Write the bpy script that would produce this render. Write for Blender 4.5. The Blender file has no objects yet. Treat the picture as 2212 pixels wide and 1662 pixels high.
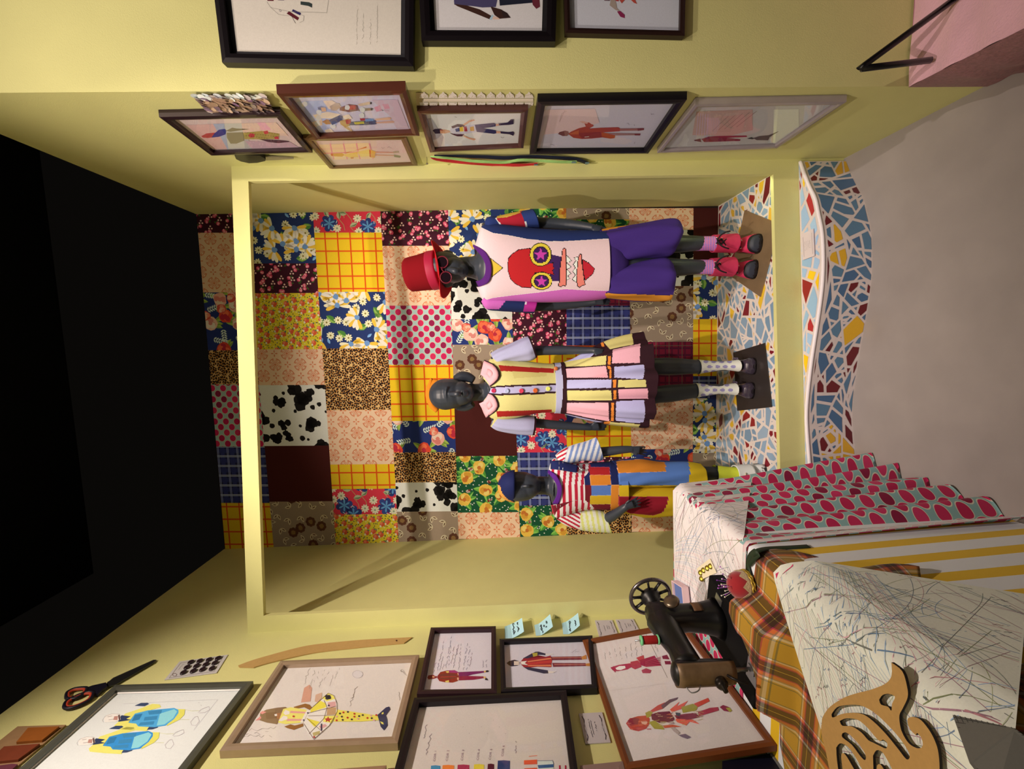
import bpy, bmesh, math, random
import numpy as np
from mathutils import Vector, Matrix
from math import sin, cos, pi, radians as R, sqrt, atan2

SC = bpy.context.scene
COL = SC.collection
random.seed(7)

# ------------------------------------------------------------------ camera
# the phone was held sideways: the camera is rolled a quarter turn, so world "down" is picture "right"
FPX, YAW, PITCH, ROLL = 929.421, .098871, .032473, -.029361
CAMP = Vector((0, 0, 1.5))
FW = Vector((-sin(YAW)*cos(PITCH), cos(YAW)*cos(PITCH), -sin(PITCH)))
_r = FW.cross(Vector((0, 0, 1))).normalized(); _u = _r.cross(FW)
RT = _r*cos(ROLL)+_u*sin(ROLL); UP = -_r*sin(ROLL)+_u*cos(ROLL)
cd = bpy.data.cameras.new('camera'); cam = bpy.data.objects.new('camera', cd); COL.objects.link(cam)
cd.sensor_fit = 'HORIZONTAL'; cd.sensor_width = 36; cd.lens = FPX/2212*36; cd.clip_start = .02
m = Matrix((-UP, RT, -FW)).transposed().to_4x4(); m.translation = CAMP
cam.matrix_world = m; SC.camera = cam

# ------------------------------------------------------------------ light and exposure
SC.view_settings.view_transform = 'Standard'; SC.view_settings.look = 'None'
SC.view_settings.gamma = 1; SC.view_settings.use_curve_mapping = False
SC.view_settings.exposure = -0.05
W = bpy.data.worlds.new('world'); SC.world = W; W.use_nodes = True
W.node_tree.nodes['Background'].inputs[0].default_value = (1, .86, .7, 1)
W.node_tree.nodes['Background'].inputs[1].default_value = .003

def spot(name, loc, to, power, angle, blend=.5, size=.03, col=(1, .81, .67)):
    d = bpy.data.lights.new(name, 'SPOT'); d.energy = power; d.spot_size = R(angle); d.spot_blend = blend
    d.shadow_soft_size = size; d.color = col
    o = bpy.data.objects.new(name, d); COL.objects.link(o); o.location = loc
    o.rotation_euler = (Vector(to)-Vector(loc)).to_track_quat('-Z', 'Y').to_euler(); return o
spot('track_spot', (.10, .05, 3.75), (-.20, 2.2, 1.25), 270, 56, .7)       # on the niche
spot('track_spot', (.35, .55, 3.75), (-1.1, .9, 1.75), 260, 78, .9)       # on the left wall
spot('track_spot', (-.75, .1, 3.8), (.75, 1.9, 1.3), 185, 60, .8)          # on the right wall and niche side
spot('track_spot', (.9, -.5, 3.85), (1.0, 1.33, 2.0), 165, 58, .8)         # on the near right wall
pd = bpy.data.lights.new('niche_lamp', 'POINT'); pd.energy = .55; pd.shadow_soft_size = .02; pd.color = (.92, 1, .62)   # small lamp hidden behind the right post
po = bpy.data.objects.new('niche_lamp', pd); COL.objects.link(po); po.location = (.700, 1.90, .40)
ad = bpy.data.lights.new('gallery_glow', 'AREA'); ad.energy = 12; ad.size = 2.2; ad.color = (1, .81, .66)
ao = bpy.data.objects.new('gallery_glow', ad); COL.objects.link(ao); ao.location = (.4, -1.6, 3.9); ao.rotation_euler = (R(35), 0, 0)

# ------------------------------------------------------------------ geometry of the place
WL = lambda y: -1.140443-.012367*y
WR = lambda y: .71723+.012368*y
YF = lambda x: 1.800819+.089405*x
YB = lambda x: 2.510272+.018949*x
ZC, ZP, ZL0, ZL1, ZS1, YW = 3.1403, .2016, 2.4917, 2.5576, .3082, 1.3327
XL, XR = -1.0948, .6788
TZ, TX = .80, -.607          # table top height and its right edge

def ray(x, y): return FW+RT*((1662-y-831)/FPX)-UP*((x-1106)/FPX)
def hit(x, y, n, d):
    r = ray(x, y); n = Vector(n); return CAMP+r*((d-n.dot(CAMP))/n.dot(r))
def onleft(x, y, o=0): return hit(x, y, (1, .012367, 0), -1.140443+o)
def onright(x, y, o=0): return hit(x, y, (1, -.012368, 0), .71723-o)
def onfront(x, y, o=0): return hit(x, y, (-.089405, 1, 0), 1.800819-o)
def onback(x, y, o=0): return hit(x, y, (-.018949, 1, 0), 2.510272-o)
def onnear(x, y, o=0): return hit(x, y, (0, 1, 0), YW-o)
def atz(x, y, z): return hit(x, y, (0, 0, 1), z)
def aty(x, y, d): return hit(x, y, (0, 1, 0), d)
def px(p):
    d = Vector(p)-CAMP; z = d.dot(FW)
    return 1106-FPX*d.dot(UP)/z, 1662-(831+FPX*d.dot(RT)/z)
def wallcorner(side, plane):
    y = 2.
    for _ in range(20): x = side(y); y = plane(x)
    return x, y
LF, RF, LB, RB = wallcorner(WL, YF), wallcorner(WR, YF), wallcorner(WL, YB), wallcorner(WR, YB)

# ------------------------------------------------------------------ colour and materials
def lin(h):
    h = h.lstrip('#'); o = []
    for i in (0, 2, 4):
        c = int(h[i:i+2], 16)/255; o.append(c/12.92 if c < .04045 else ((c+.055)/1.055)**2.4)
    return o
_wh = lin('D9C6B6')
def ap(h):                     # colour of the thing under neutral light, from how it looks in the warm gallery light
    return tuple(min(.93, .78*c/w) for c, w in zip(lin(h), _wh))+(1,)
MATS = {}
def mat(h, rough=.8, metal=0., noise=0., scale=40., bump=0., bscale=200., coat=0., spec=.35, sheen=0., raw=False):
    k = (h, rough, metal, noise, scale, bump, bscale, coat, spec, sheen, raw)
    if k in MATS: return MATS[k]
    m = bpy.data.materials.new('mat_'+h.strip('#')); m.use_nodes = True
    nt = m.node_tree; b = nt.nodes['Principled BSDF']; c = tuple(lin(h))+(1,) if raw else ap(h)
    b.inputs['Base Color'].default_value = c; b.inputs['Roughness'].default_value = rough
    b.inputs['Metallic'].default_value = metal; b.inputs['Coat Weight'].default_value = coat
    b.inputs['Specular IOR Level'].default_value = spec; b.inputs['Sheen Weight'].default_value = sheen
    tc = nt.nodes.new('ShaderNodeTexCoord')
    if noise:
        n = nt.nodes.new('ShaderNodeTexNoise'); n.inputs['Scale'].default_value = scale; n.inputs['Detail'].default_value = 6
        mx = nt.nodes.new('ShaderNodeMix'); mx.data_type = 'RGBA'
        mx.inputs[6].default_value = tuple(x*(1-noise) for x in c[:3])+(1,)
        mx.inputs[7].default_value = tuple(min(1, x*(1+noise)) for x in c[:3])+(1,)
        nt.links.new(tc.outputs['Object'], n.inputs['Vector']); nt.links.new(n.outputs['Fac'], mx.inputs[0])
        nt.links.new(mx.outputs[2], b.inputs['Base Color'])
    if bump:
        n = nt.nodes.new('ShaderNodeTexNoise'); n.inputs['Scale'].default_value = bscale; n.inputs['Detail'].default_value = 3
        bp = nt.nodes.new('ShaderNodeBump'); bp.inputs['Strength'].default_value = bump; bp.inputs['Distance'].default_value = .002
        nt.links.new(tc.outputs['Object'], n.inputs['Vector']); nt.links.new(n.outputs['Fac'], bp.inputs['Height'])
        nt.links.new(bp.outputs['Normal'], b.inputs['Normal'])
    MATS[k] = m; return m
def printmat(rough=.85, bump=.15, bscale=700, coat=0., spec=.3):
    k = ('print', rough, bump, bscale, coat)
    if k in MATS: return MATS[k]
    m = bpy.data.materials.new('printed_cloth'); m.use_nodes = True; nt = m.node_tree; b = nt.nodes['Principled BSDF']
    a = nt.nodes.new('ShaderNodeVertexColor'); a.layer_name = 'Col'
    tc = nt.nodes.new('ShaderNodeTexCoord'); n = nt.nodes.new('ShaderNodeTexNoise'); n.inputs['Scale'].default_value = 260
    mx = nt.nodes.new('ShaderNodeMix'); mx.data_type = 'RGBA'; mx.blend_type = 'MULTIPLY'; mx.inputs[0].default_value = .25
    nt.links.new(tc.outputs['Object'], n.inputs['Vector'])
    mr = nt.nodes.new('ShaderNodeMapRange'); mr.inputs[3].default_value = .7; mr.inputs[4].default_value = 1.3
    nt.links.new(n.outputs['Fac'], mr.inputs[0]); nt.links.new(a.outputs['Color'], mx.inputs[6]); nt.links.new(mr.outputs[0], mx.inputs[7])
    nt.links.new(mx.outputs[2], b.inputs['Base Color']); b.inputs['Roughness'].default_value = rough
    b.inputs['Coat Weight'].default_value = coat; b.inputs['Specular IOR Level'].default_value = spec
    if bump:
        n2 = nt.nodes.new('ShaderNodeTexNoise'); n2.inputs['Scale'].default_value = bscale
        bp = nt.nodes.new('ShaderNodeBump'); bp.inputs['Strength'].default_value = bump; bp.inputs['Distance'].default_value = .001
        nt.links.new(tc.outputs['Object'], n2.inputs['Vector']); nt.links.new(n2.outputs['Fac'], bp.inputs['Height'])
        nt.links.new(bp.outputs['Normal'], b.inputs['Normal'])
    MATS[k] = m; return m
def glassmat():
    if 'glass' in MATS: return MATS['glass']
    m = bpy.data.materials.new('picture_glass'); m.use_nodes = True; nt = m.node_tree; nt.nodes.clear()
    o = nt.nodes.new('ShaderNodeOutputMaterial'); t = nt.nodes.new('ShaderNodeBsdfTransparent'); g = nt.nodes.new('ShaderNodeBsdfGlossy')
    g.inputs['Roughness'].default_value = .03; lw = nt.nodes.new('ShaderNodeLayerWeight'); lw.inputs[0].default_value = .5; pw = nt.nodes.new('ShaderNodeMath'); pw.operation = 'POWER'; pw.inputs[1].default_value = 4.5; nt.links.new(lw.outputs['Facing'], pw.inputs[0]); f = nt.nodes.new('ShaderNodeMapRange'); f.inputs[3].default_value = .035; f.inputs[4].default_value = .9; nt.links.new(pw.outputs[0], f.inputs[0])
    s = nt.nodes.new('ShaderNodeMixShader'); nt.links.new(f.outputs[0], s.inputs[0]); nt.links.new(t.outputs[0], s.inputs[1])
    nt.links.new(g.outputs[0], s.inputs[2]); nt.links.new(s.outputs[0], o.inputs[0]); MATS['glass'] = m; return m

# ------------------------------------------------------------------ mesh building
ORG = {}
class MB:
    def __init__(s): s.v = []; s.f = []; s.c = []; s.m = []; s.col = False; s.uv = None
    def add(s, vs, fs, col=None, mi=0):
        o = len(s.v); s.v += [tuple(p) for p in vs]
        for f in fs:
            s.f.append(tuple(i+o for i in f)); s.c.append(col); s.m.append(mi)
        if col: s.col = True
        return s
    def poly(s, pts, col=None, mi=0): return s.add(pts, [tuple(range(len(pts)))], col, mi)
    def box(s, lo, hi, col=None, mi=0):
        x, y, z = lo; X, Y, Z = hi
        return s.add([(x,y,z),(X,y,z),(X,Y,z),(x,Y,z),(x,y,Z),(X,y,Z),(X,Y,Z),(x,Y,Z)],
            [(0,3,2,1),(4,5,6,7),(0,1,5,4),(1,2,6,5),(2,3,7,6),(3,0,4,7)], col, mi)
    def hexa(s, q, off, col=None, mi=0):        # quad (4 pts) extruded by vector off
        q = [Vector(p) for p in q]; n = len(q); t = [p+Vector(off) for p in q]
        return s.add(q+t, [tuple(range(n))[::-1], tuple(range(n, 2*n))]+[(i, (i+1) % n, n+(i+1) % n, n+i) for i in range(n)], col, mi)
    def rings(s, rs, cap=True, col=None, mi=0, closed=True, colfn=None):
        n = len(rs[0]); o = len(s.v)
        for r in rs: s.v += [tuple(p) for p in r]
        for i in range(len(rs)-1):
            for j in range(n if closed else n-1):
                k = (j+1) % n
                s.f.append((o+i*n+j, o+i*n+k, o+(i+1)*n+k, o+(i+1)*n+j)); s.c.append(colfn(i, j) if colfn else col); s.m.append(mi)
        if cap and closed:
            s.f.append(tuple(o+j for j in range(n))[::-1]); s.c.append(colfn(0, 0) if colfn else col); s.m.append(mi)
            s.f.append(tuple(o+(len(rs)-1)*n+j for j in range(n))); s.c.append(colfn(len(rs)-2, 0) if colfn else col); s.m.append(mi)
        if col or colfn: s.col = True
        return s
    def tube(s, pts, rad, n=10, cap=True, col=None, mi=0, flat=1., up=None):
        pts = [Vector(p) for p in pts]; rs = []; ref = Vector(up) if up else None
        for i, p in enumerate(pts):
            t = (pts[min(i+1, len(pts)-1)]-pts[max(i-1, 0)])
            if t.length < 1e-9: t = Vector((0, 0, 1))
            t.normalize()
            if ref is None: ref = Vector((0, 0, 1)) if abs(t.z) < .9 else Vector((1, 0, 0))
            a = t.cross(ref)
            if a.length < 1e-6: a = t.orthogonal()
            a.normalize(); b = a.cross(t).normalized()
            if not up: ref = b
            r = rad[i] if hasattr(rad, '__len__') else rad
            rs.append([p+a*(r*cos(2*pi*j/n))+b*(r*flat*sin(2*pi*j/n)) for j in range(n)])
        return s.rings(rs, cap, col, mi)
    def ell(s, c, r, nu=20, nv=12, col=None, mi=0, M=None):
        c = Vector(c); M = M or Matrix.Identity(3); rs = []
        for i in range(nv+1):
            a = pi*(.02+.96*i/nv)
            rs.append([c+M@Vector((r[0]*sin(a)*cos(2*pi*j/nu), r[1]*sin(a)*sin(2*pi*j/nu), r[2]*cos(a))) for j in range(nu)])
        return s.rings(rs, True, col, mi)
    def lathe(s, prof, c, axis=(0, 0, 1), n=28, col=None, mi=0, cap=True):
        c = Vector(c); ax = Vector(axis).normalized(); a = ax.orthogonal().normalized(); b = ax.cross(a)
        return s.rings([[c+ax*h+(a*cos(2*pi*j/n)+b*sin(2*pi*j/n))*r for j in range(n)] for r, h in prof], cap, col, mi)
    def grid(s, fn, nu, nv, col=None, colfn=None, mi=0, uv=False):
        o = len(s.v)
        for i in range(nu+1):
            for j in range(nv+1): s.v.append(tuple(fn(i/nu, j/nv)))
        for i in range(nu):
            for j in range(nv):
                a = o+i*(nv+1)+j; s.f.append((a, a+nv+1, a+nv+2, a+1))
                s.c.append(colfn((i+.5)/nu, (j+.5)/nv) if colfn else col); s.m.append(mi)
                if uv:
                    s.uv = s.uv or {}
                    s.uv[len(s.f)-1] = [(i/nu, j/nv), ((i+1)/nu, j/nv), ((i+1)/nu, (j+1)/nv), (i/nu, (j+1)/nv)]
        if col or colfn: s.col = True
        return s
    def build(s, name, ms, parent=None, smooth=False, kind=None, label=None, solid=0, bevel=0, sub=0, base=None, recalc=False):
        me = bpy.data.meshes.new(name)
        if parent is not None: org = ORG[parent.name]
        else:
            a = np.array(s.v); lo, hi = a.min(0), a.max(0); org = Vector(((lo[0]+hi[0])/2, (lo[1]+hi[1])/2, lo[2])) if base is None else Vector(base)
        me.from_pydata([(p[0]-org[0], p[1]-org[1], p[2]-org[2]) for p in s.v], [], s.f)
        for m_ in (ms if isinstance(ms, (list, tuple)) else [ms]): me.materials.append(m_)
        if any(s.m): me.polygons.foreach_set('material_index', s.m)
        if smooth: me.polygons.foreach_set('use_smooth', [True]*len(s.f))
        if s.col:
            ca = me.color_attributes.new('Col', 'FLOAT_COLOR', 'CORNER'); buf = []
            for f, c in zip(s.f, s.c): buf += list(c or (.6, .6, .6, 1))*len(f)
            ca.data.foreach_set('color', buf)
        if s.uv:
            ul = me.uv_layers.new(name='UVMap'); buf = []
            for i, f in enumerate(s.f):
                for t in s.uv.get(i, [(0, 0)]*len(f)): buf += t
            ul.data.foreach_set('uv', buf)
        if recalc:
            b = bmesh.new(); b.from_mesh(me); bmesh.ops.recalc_face_normals(b, faces=b.faces); b.to_mesh(me); b.free()
        me.update()
        o = bpy.data.objects.new(name, me); COL.objects.link(o)
        if parent is not None: o.parent = parent
        else: o.location = org
        ORG[o.name] = org
        if bevel:
            md = o.modifiers.new('bevel', 'BEVEL'); md.width = bevel; md.segments = 2; md.limit_method = 'ANGLE'
        if solid:
            md = o.modifiers.new('solid', 'SOLIDIFY'); md.thickness = solid; md.offset = 0
        if sub:
            md = o.modifiers.new('sub', 'SUBSURF'); md.levels = sub; md.render_levels = sub
        if kind: o['kind'] = kind
        if label: o['label'] = label
        return o
def tag(o, label, cat, group=None):
    o['label'] = label; o['category'] = cat
    if group: o['group'] = group
    return o
def thing(name, label, cat, loc, group=None):
    o = bpy.data.objects.new(name, None); COL.objects.link(o); o.location = loc; o.empty_display_size = .05
    ORG[o.name] = Vector(loc); return tag(o, label, cat, group)

# ------------------------------------------------------------------ flat prints: polygons laid on a surface
def clip(poly, x0, y0, x1, y1):
    for ax, s, lim in ((0, 1, x0), (0, -1, x1), (1, 1, y0), (1, -1, y1)):
        out = []
        for i in range(len(poly)):
            a, b = poly[i-1], poly[i]; da, db = s*(a[ax]-lim), s*(b[ax]-lim)
            if (da >= 0) != (db >= 0):
                t = da/(da-db); out.append((a[0]+(b[0]-a[0])*t, a[1]+(b[1]-a[1])*t))
            if db >= 0: out.append(b)
        poly = out
        if len(poly) < 3: return []
    return poly
class Art:
    """2-D drawing: M(x, y, z) puts a drawing point on its surface, z counts ink layers"""
    def __init__(s, M, box=None): s.M = M; s.box = box; s.mb = MB()
    def poly(s, pts, c, z=1):
        if s.box:
            pts = clip(list(pts), *s.box)
            if len(pts) < 3: return
        a = sum(pts[i-1][0]*pts[i][1]-pts[i][0]*pts[i-1][1] for i in range(len(pts)))
        if abs(a) < 1e-7: return
        s.mb.poly([s.M(p[0], p[1], z) for p in pts], ap(c) if isinstance(c, str) else c)
    def rect(s, x0, y0, x1, y1, c, z=1): s.poly([(x0,y0),(x1,y0),(x1,y1),(x0,y1)], c, z)
    def ell(s, x, y, rx, ry, c, z=1, rot=0, n=14):
        s.poly([(x+rx*cos(t)*cos(rot)-ry*sin(t)*sin(rot), y+rx*cos(t)*sin(rot)+ry*sin(t)*cos(rot)) for t in [2*pi*i/n for i in range(n)]], c, z)
    def line(s, pts, w, c, z=1, closed=False):
        pts = list(pts)+([pts[0]] if closed else [])
        for (a, b), (d, e) in zip(pts[:-1], pts[1:]):
            dx, dy = d-a, e-b; l = sqrt(dx*dx+dy*dy)
            if l < 1e-9: continue
            nx, ny = -dy/l*w/2, dx/l*w/2; ex, ey = dx/l*w*.25, dy/l*w*.25
            s.poly([(a+nx-ex, b+ny-ey), (d+nx+ex, e+ny+ey), (d-nx+ex, e-ny+ey), (a-nx-ex, b-ny-ey)], c, z)
    def blob(s, x, y, r, c, z=1, rnd=random, n=11, j=.3, sx=1, sy=1, rot=0):
        p = []
        for i in range(n):
            t = 2*pi*i/n; q = r*(1-j/2+j*rnd.random()); u, v = q*sx*cos(t), q*sy*sin(t)
            p.append((x+u*cos(rot)-v*sin(rot), y+u*sin(rot)+v*cos(rot)))
        s.poly(p, c, z)
    def petal(s, x, y, a, l, w, c, z=1, r0=0):
        ca, sa = cos(a), sin(a)
        s.poly([(x+(r0+l*t)*ca-w*k*sa, y+(r0+l*t)*sa+w*k*ca) for t, k in ((0,.12),(.35,.42),(.75,.5),(.93,.32),(1,0),(.93,-.32),(.75,-.5),(.35,-.42),(0,-.12))], c, z)
    def daisy(s, x, y, r, n, c, cc, z=1, rnd=random, ph=0):
        for i in range(n): s.petal(x, y, ph+2*pi*i/n, r*(.85+.15*rnd.random()), r*.42*8/n, c, z+.2*(i % 2))
        s.ell(x, y, r*.22, r*.22, cc, z+.6, n=10)
    def leaf(s, x, y, a, l, w, c, z=1, c2=None):
        ca, sa = cos(a), sin(a); P = lambda t, k: (x+l*t*ca-w*k*sa, y+l*t*sa+w*k*ca)
        s.poly([P(0,0), P(.2,.35), P(.5,.5), P(.8,.28), P(1,0), P(.8,-.28), P(.5,-.5), P(.2,-.35)], c, z)
        if c2: s.poly([P(0,.0), P(.25,-.25), P(.5,-.42), P(.8,-.22), P(1,0), P(.5,-.06)], c2, z+.3)
    def rose(s, x, y, r, cols, z=1, rnd=random):
        s.blob(x, y, r, cols[0], z, rnd, 12, .25)
        for i in range(5): t = rnd.random()*6.28; s.blob(x+.45*r*cos(t), y+.45*r*sin(t), r*.42, cols[(i % (len(cols)-1))+1], z+.2+.1*i, rnd, 8, .3)
        s.blob(x, y, r*.3, cols[-1], z+.9, rnd, 8, .3)
    def build(s, name, parent=None, m=None, **k): return s.mb.build(name, m or printmat(), parent, **k)
def text(art, body, x, y, d, e, c, z=2, shear=0):
    """letters laid along d (one em to the right) and e (one em up) on a drawing"""
    cu = bpy.data.curves.new('t', 'FONT'); cu.body = body; cu.size = 1; cu.shear = shear; cu.resolution_u = 2
    o = bpy.data.objects.new('t', cu); COL.objects.link(o)
    me = bpy.data.meshes.new_from_object(o.evaluated_get(bpy.context.evaluated_depsgraph_get()))
    art.mb.add([art.M(x+v.co.x*d[0]+v.co.y*e[0], y+v.co.x*d[1]+v.co.y*e[1], z) for v in me.vertices], [tuple(p.vertices) for p in me.polygons], ap(c))
    bpy.data.objects.remove(o); bpy.data.curves.remove(cu); bpy.data.meshes.remove(me)
def scrib(art, x0, y0, x1, y1, amp, w, c, z=2, seed=0, gap=.25):
    """a line of illegible handwriting"""
    r = random.Random(seed+int(x0*7+y0*3)); L = sqrt((x1-x0)**2+(y1-y0)**2); n = max(4, int(L/(amp*.8))); dx, dy = (x1-x0)/L, (y1-y0)/L; run = []
    for i in range(n+1):
        t = L*i/n; k = amp*(r.random()-.5)*(1.6 if i % 2 else .5)
        if r.random() < gap*.6 and len(run) > 1: art.line(run, w, c, z); run = []; continue
        run.append((x0+dx*t-dy*k, y0+dy*t+dx*k))
    if len(run) > 1: art.line(run, w, c, z)
# ================================================================== the setting
YEL = mat('CBBA76', .75, noise=.05, scale=9, bump=.25, bscale=420)
BLK = mat('05050a', .95)
def structure(name, mb, m, **k): return mb.build(name, m, kind='structure', **k)
def prism(pts, z0, z1):
    b = MB(); b.hexa([(p[0], p[1], z0) for p in pts], (0, 0, z1-z0)); return b
T = .06
structure('floor', prism([(-1.3, -2.2), (2.6, -2.2), (2.6, 2.7), (-1.3, 2.7)], -.05, 0), mat('928075', .6, noise=.16, scale=7, bump=.15, bscale=30))
structure('wall_left', prism([(WL(-2.2)-T, -2.2), (WL(-2.2), -2.2), LB, (LB[0]-T, LB[1]+.05)], 0, ZC), YEL)
structure('wall_right', prism([(WR(YW), YW+.001), (WR(YW)+T, YW+.05), (RB[0]+T, RB[1]), RB], 0, ZC), YEL)
structure('wall_near', prism([(WR(YW), YW), (2.6, YW), (2.6, YW+T), (WR(YW)+.001, YW+T)], 0, ZC), YEL)
structure('wall_back', prism([LB, RB, (RB[0], RB[1]+T), (LB[0], LB[1]+T)], 0, ZC), mat('241512', .95))
structure('ceiling', prism([(-1.5, -2.4), (2.8, -2.4), (2.8, 2.9), (-1.5, 2.9)], 4.3, 4.36), BLK)
# painted board frame that closes off the display niche
th = .02
def bar(name, q):
    b = MB(); n = Vector((-.089405, 1, 0)).normalized()*th
    b.hexa([Vector((x, YF(x), z)) for x, z in q], n); return structure(name, b, YEL)
zt = lambda x: 2.4917+(2.4917-2.4917)*x
bar('trim_1', [(LF[0], ZL0), (RF[0], ZL0), (RF[0], ZL1), (LF[0], ZL1)])
bar('trim_2', [(LF[0], 0), (XL, 0), (XL, ZL0), (LF[0], ZL0)])
bar('trim_3', [(XR, 0), (RF[0], 0), (RF[0], ZL0), (XR, ZL0)])
bar('trim_4', [(XL, 0), (XR, 0), (XR, ZS1), (XL, ZS1)])

# ------------------------------------------------------------------ broken-tile mosaics
def shards(w, h, amin, amax, rnd):
    out = []; st = [[(0, 0), (w, 0), (w, h), (0, h)]]
    while st:
        p = st.pop(); A = abs(sum(p[i-1][0]*p[i][1]-p[i][0]*p[i-1][1] for i in range(len(p))))/2
        if A < amin+(amax-amin)*rnd.random()**2: out.append(p); continue
        best = None
        for _ in range(6):
            i = rnd.randrange(len(p)); L = [(sqrt((p[k-1][0]-p[k][0])**2+(p[k-1][1]-p[k][1])**2), k) for k in range(len(p))]
            k = max(L)[1]; t = .3+.4*rnd.random(); a = (p[k-1][0]+(p[k][0]-p[k-1][0])*t, p[k-1][1]+(p[k][1]-p[k-1][1])*t)
            e = sorted(L)[-2][1] if rnd.random() < .75 else rnd.choice([q for q in range(len(p)) if q != k])
            t = .3+.4*rnd.random(); b = (p[e-1][0]+(p[e][0]-p[e-1][0])*t, p[e-1][1]+(p[e][1]-p[e-1][1])*t)
            if e != k: best = (k, a, e, b); break
        if not best: out.append(p); continue
        k, a, e, b = best
        if k > e: k, a, e, b = e, b, k, a
        st += [p[:k]+[a, b]+p[e:], [a]+p[k:e]+[b]]
    return out
def shrink(p, g):
    n = len(p); A = sum(p[i-1][0]*p[i][1]-p[i][0]*p[i-1][1] for i in range(n)); s = 1 if A > 0 else -1; L = []
    for i in range(n):
        a, b = p[i], p[(i+1) % n]; dx, dy = b[0]-a[0], b[1]-a[1]; l = sqrt(dx*dx+dy*dy) or 1e-9
        L.append((a[0]-s*dy/l*g, a[1]+s*dx/l*g, dx/l, dy/l))
    q = list(p)
    for (x, y, dx, dy) in L:      # clip by each inset edge
        out = []
        for i in range(len(q)):
            u, v = q[i-1], q[i]; du = s*(dx*(u[1]-y)-dy*(u[0]-x)); dv = s*(dx*(v[1]-y)-dy*(v[0]-x))
            if (du >= 0) != (dv >= 0): t = du/(du-dv); out.append((u[0]+(v[0]-u[0])*t, u[1]+(v[1]-u[1])*t))
            if dv >= 0: out.append(v)
        q = out
        if len(q) < 3: return []
    return q
TILE = mat('C8B4A4', .8)
def mosaic(art, w, h, amin, amax, g, seed, cols, keep=None, jit=0):
    rnd = random.Random(seed)
    for p in shards(w, h, amin, amax, rnd):
        q = shrink(p, g*(.7+.8*rnd.random()))
        if len(q) < 3 or (keep and not keep(q)): continue
        r = rnd.random(); k = 0
        while k < len(cols)-1 and r > cols[k][1]: k += 1
        art.poly(q, rnd.choice(cols[k][0]), 1)
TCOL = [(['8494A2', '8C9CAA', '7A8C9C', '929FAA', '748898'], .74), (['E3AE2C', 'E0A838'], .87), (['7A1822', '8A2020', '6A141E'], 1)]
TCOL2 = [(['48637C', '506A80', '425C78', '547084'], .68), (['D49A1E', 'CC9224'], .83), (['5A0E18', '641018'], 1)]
# raised mosaic floor inside the niche
fn_ = prism([(LF[0], YF(LF[0])+th), (RF[0], YF(RF[0])+th), RB, LB], 0, ZP)
for o in [structure('floor_niche', fn_, mat('D8BFAE', .8, noise=.08, scale=60))]: pass
def nich(u, v, z=1):
    x = WL(2)+.012+u; yf, yb = YF(x)+th+.004, YB(x)-.004
    return Vector((x, yf+(yb-yf)*v/.72, ZP+.0008*z))
a = Art(nich, (0, 0, RB[0]-LB[0]-.02, .72)); mosaic(a, RB[0]-LB[0]-.02, .72, .0009, .0105, .006, 11, TCOL)
o = a.build('floor_niche_tiles', None, printmat(.32, 0, spec=.5), kind='structure')
o.name = 'floor_niche_tile_layer'

# curved mosaic bench in front of the sill
CURVE = [(.7255, 1.853), (.66, 1.822), (.60, 1.79), (.545, 1.757), (.48, 1.735), (.40, 1.711), (.305, 1.699), (.21, 1.6965), (.11, 1.7055), (.007, 1.7205),
         (-.10, 1.7365), (-.23, 1.7505), (-.338, 1.7545), (-.435, 1.743), (-.56, 1.7215), (-.70, 1.700), (-.85, 1.692), (-1.0, 1.69), (-1.155, 1.69)]
def catm(P, n=5):
    out = []
    for i in range(len(P)-1):
        p0, p1, p2, p3 = P[max(i-1, 0)], P[i], P[i+1], P[min(i+2, len(P)-1)]
        for k in range(n):
            t = k/n; out.append(tuple(.5*(2*p1[d]+(p2[d]-p0[d])*t+(2*p0[d]-5*p1[d]+4*p2[d]-p3[d])*t*t+(3*p1[d]-p0[d]-3*p2[d]+p3[d])*t**3) for d in range(len(p1))))
    return out+[tuple(P[-1])]
CV = catm(CURVE)
bench = thing('mosaic_bench', 'low curved bench of blue, yellow and dark red broken tile below the display sill', 'bench', (0, 1.75, 0))
b = MB(); top = [(x, y, ZP-.002) for x, y in CV]; n = len(CV)
bk = [(x, YF(x)-.002, ZP-.002) for x, y in CV]
for i in range(n-1):
    b.poly([top[i], top[i+1], bk[i+1], bk[i]])
    b.poly([(CV[i][0], CV[i][1], 0), (CV[i+1][0], CV[i+1][1], 0), top[i+1], top[i]])
    b.poly([(CV[i][0], CV[i][1], 0), (CV[i][0], YF(CV[i][0])-.002, 0), (CV[i+1][0], YF(CV[i+1][0])-.002, 0), (CV[i+1][0], CV[i+1][1], 0)])
    b.poly([bk[i], bk[i+1], (CV[i+1][0], YF(CV[i+1][0])-.002, 0), (CV[i][0], YF(CV[i][0])-.002, 0)])
b.build('bench_body', mat('CDB4A8', .85, noise=.08, scale=60), bench)
b = MB(); b.tube([(x, y+.003, ZP-.004) for x, y in CV], .007, 8); b.build('edge_bead', mat('E2CCD0', .7), bench, smooth=True, label='whitish rounded edge bead along the front')
AL = [0]
for i in range(1, n): AL.append(AL[-1]+sqrt((CV[i][0]-CV[i-1][0])**2+(CV[i][1]-CV[i-1][1])**2))
def oncv(s):
    for i in range(1, n):
        if s <= AL[i] or i == n-1:
            t = (s-AL[i-1])/(AL[i]-AL[i-1]); x = CV[i-1][0]+(CV[i][0]-CV[i-1][0])*t; y = CV[i-1][1]+(CV[i][1]-CV[i-1][1])*t
            dx, dy = CV[i][0]-CV[i-1][0], CV[i][1]-CV[i-1][1]; l = sqrt(dx*dx+dy*dy); return x, y, -(-dy/l), -dx/l*-1
def cvface(u, v, z=1):
    x, y, nx, ny = oncv(u); return Vector((x+0*nx, y-.0012*z, v))
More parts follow.
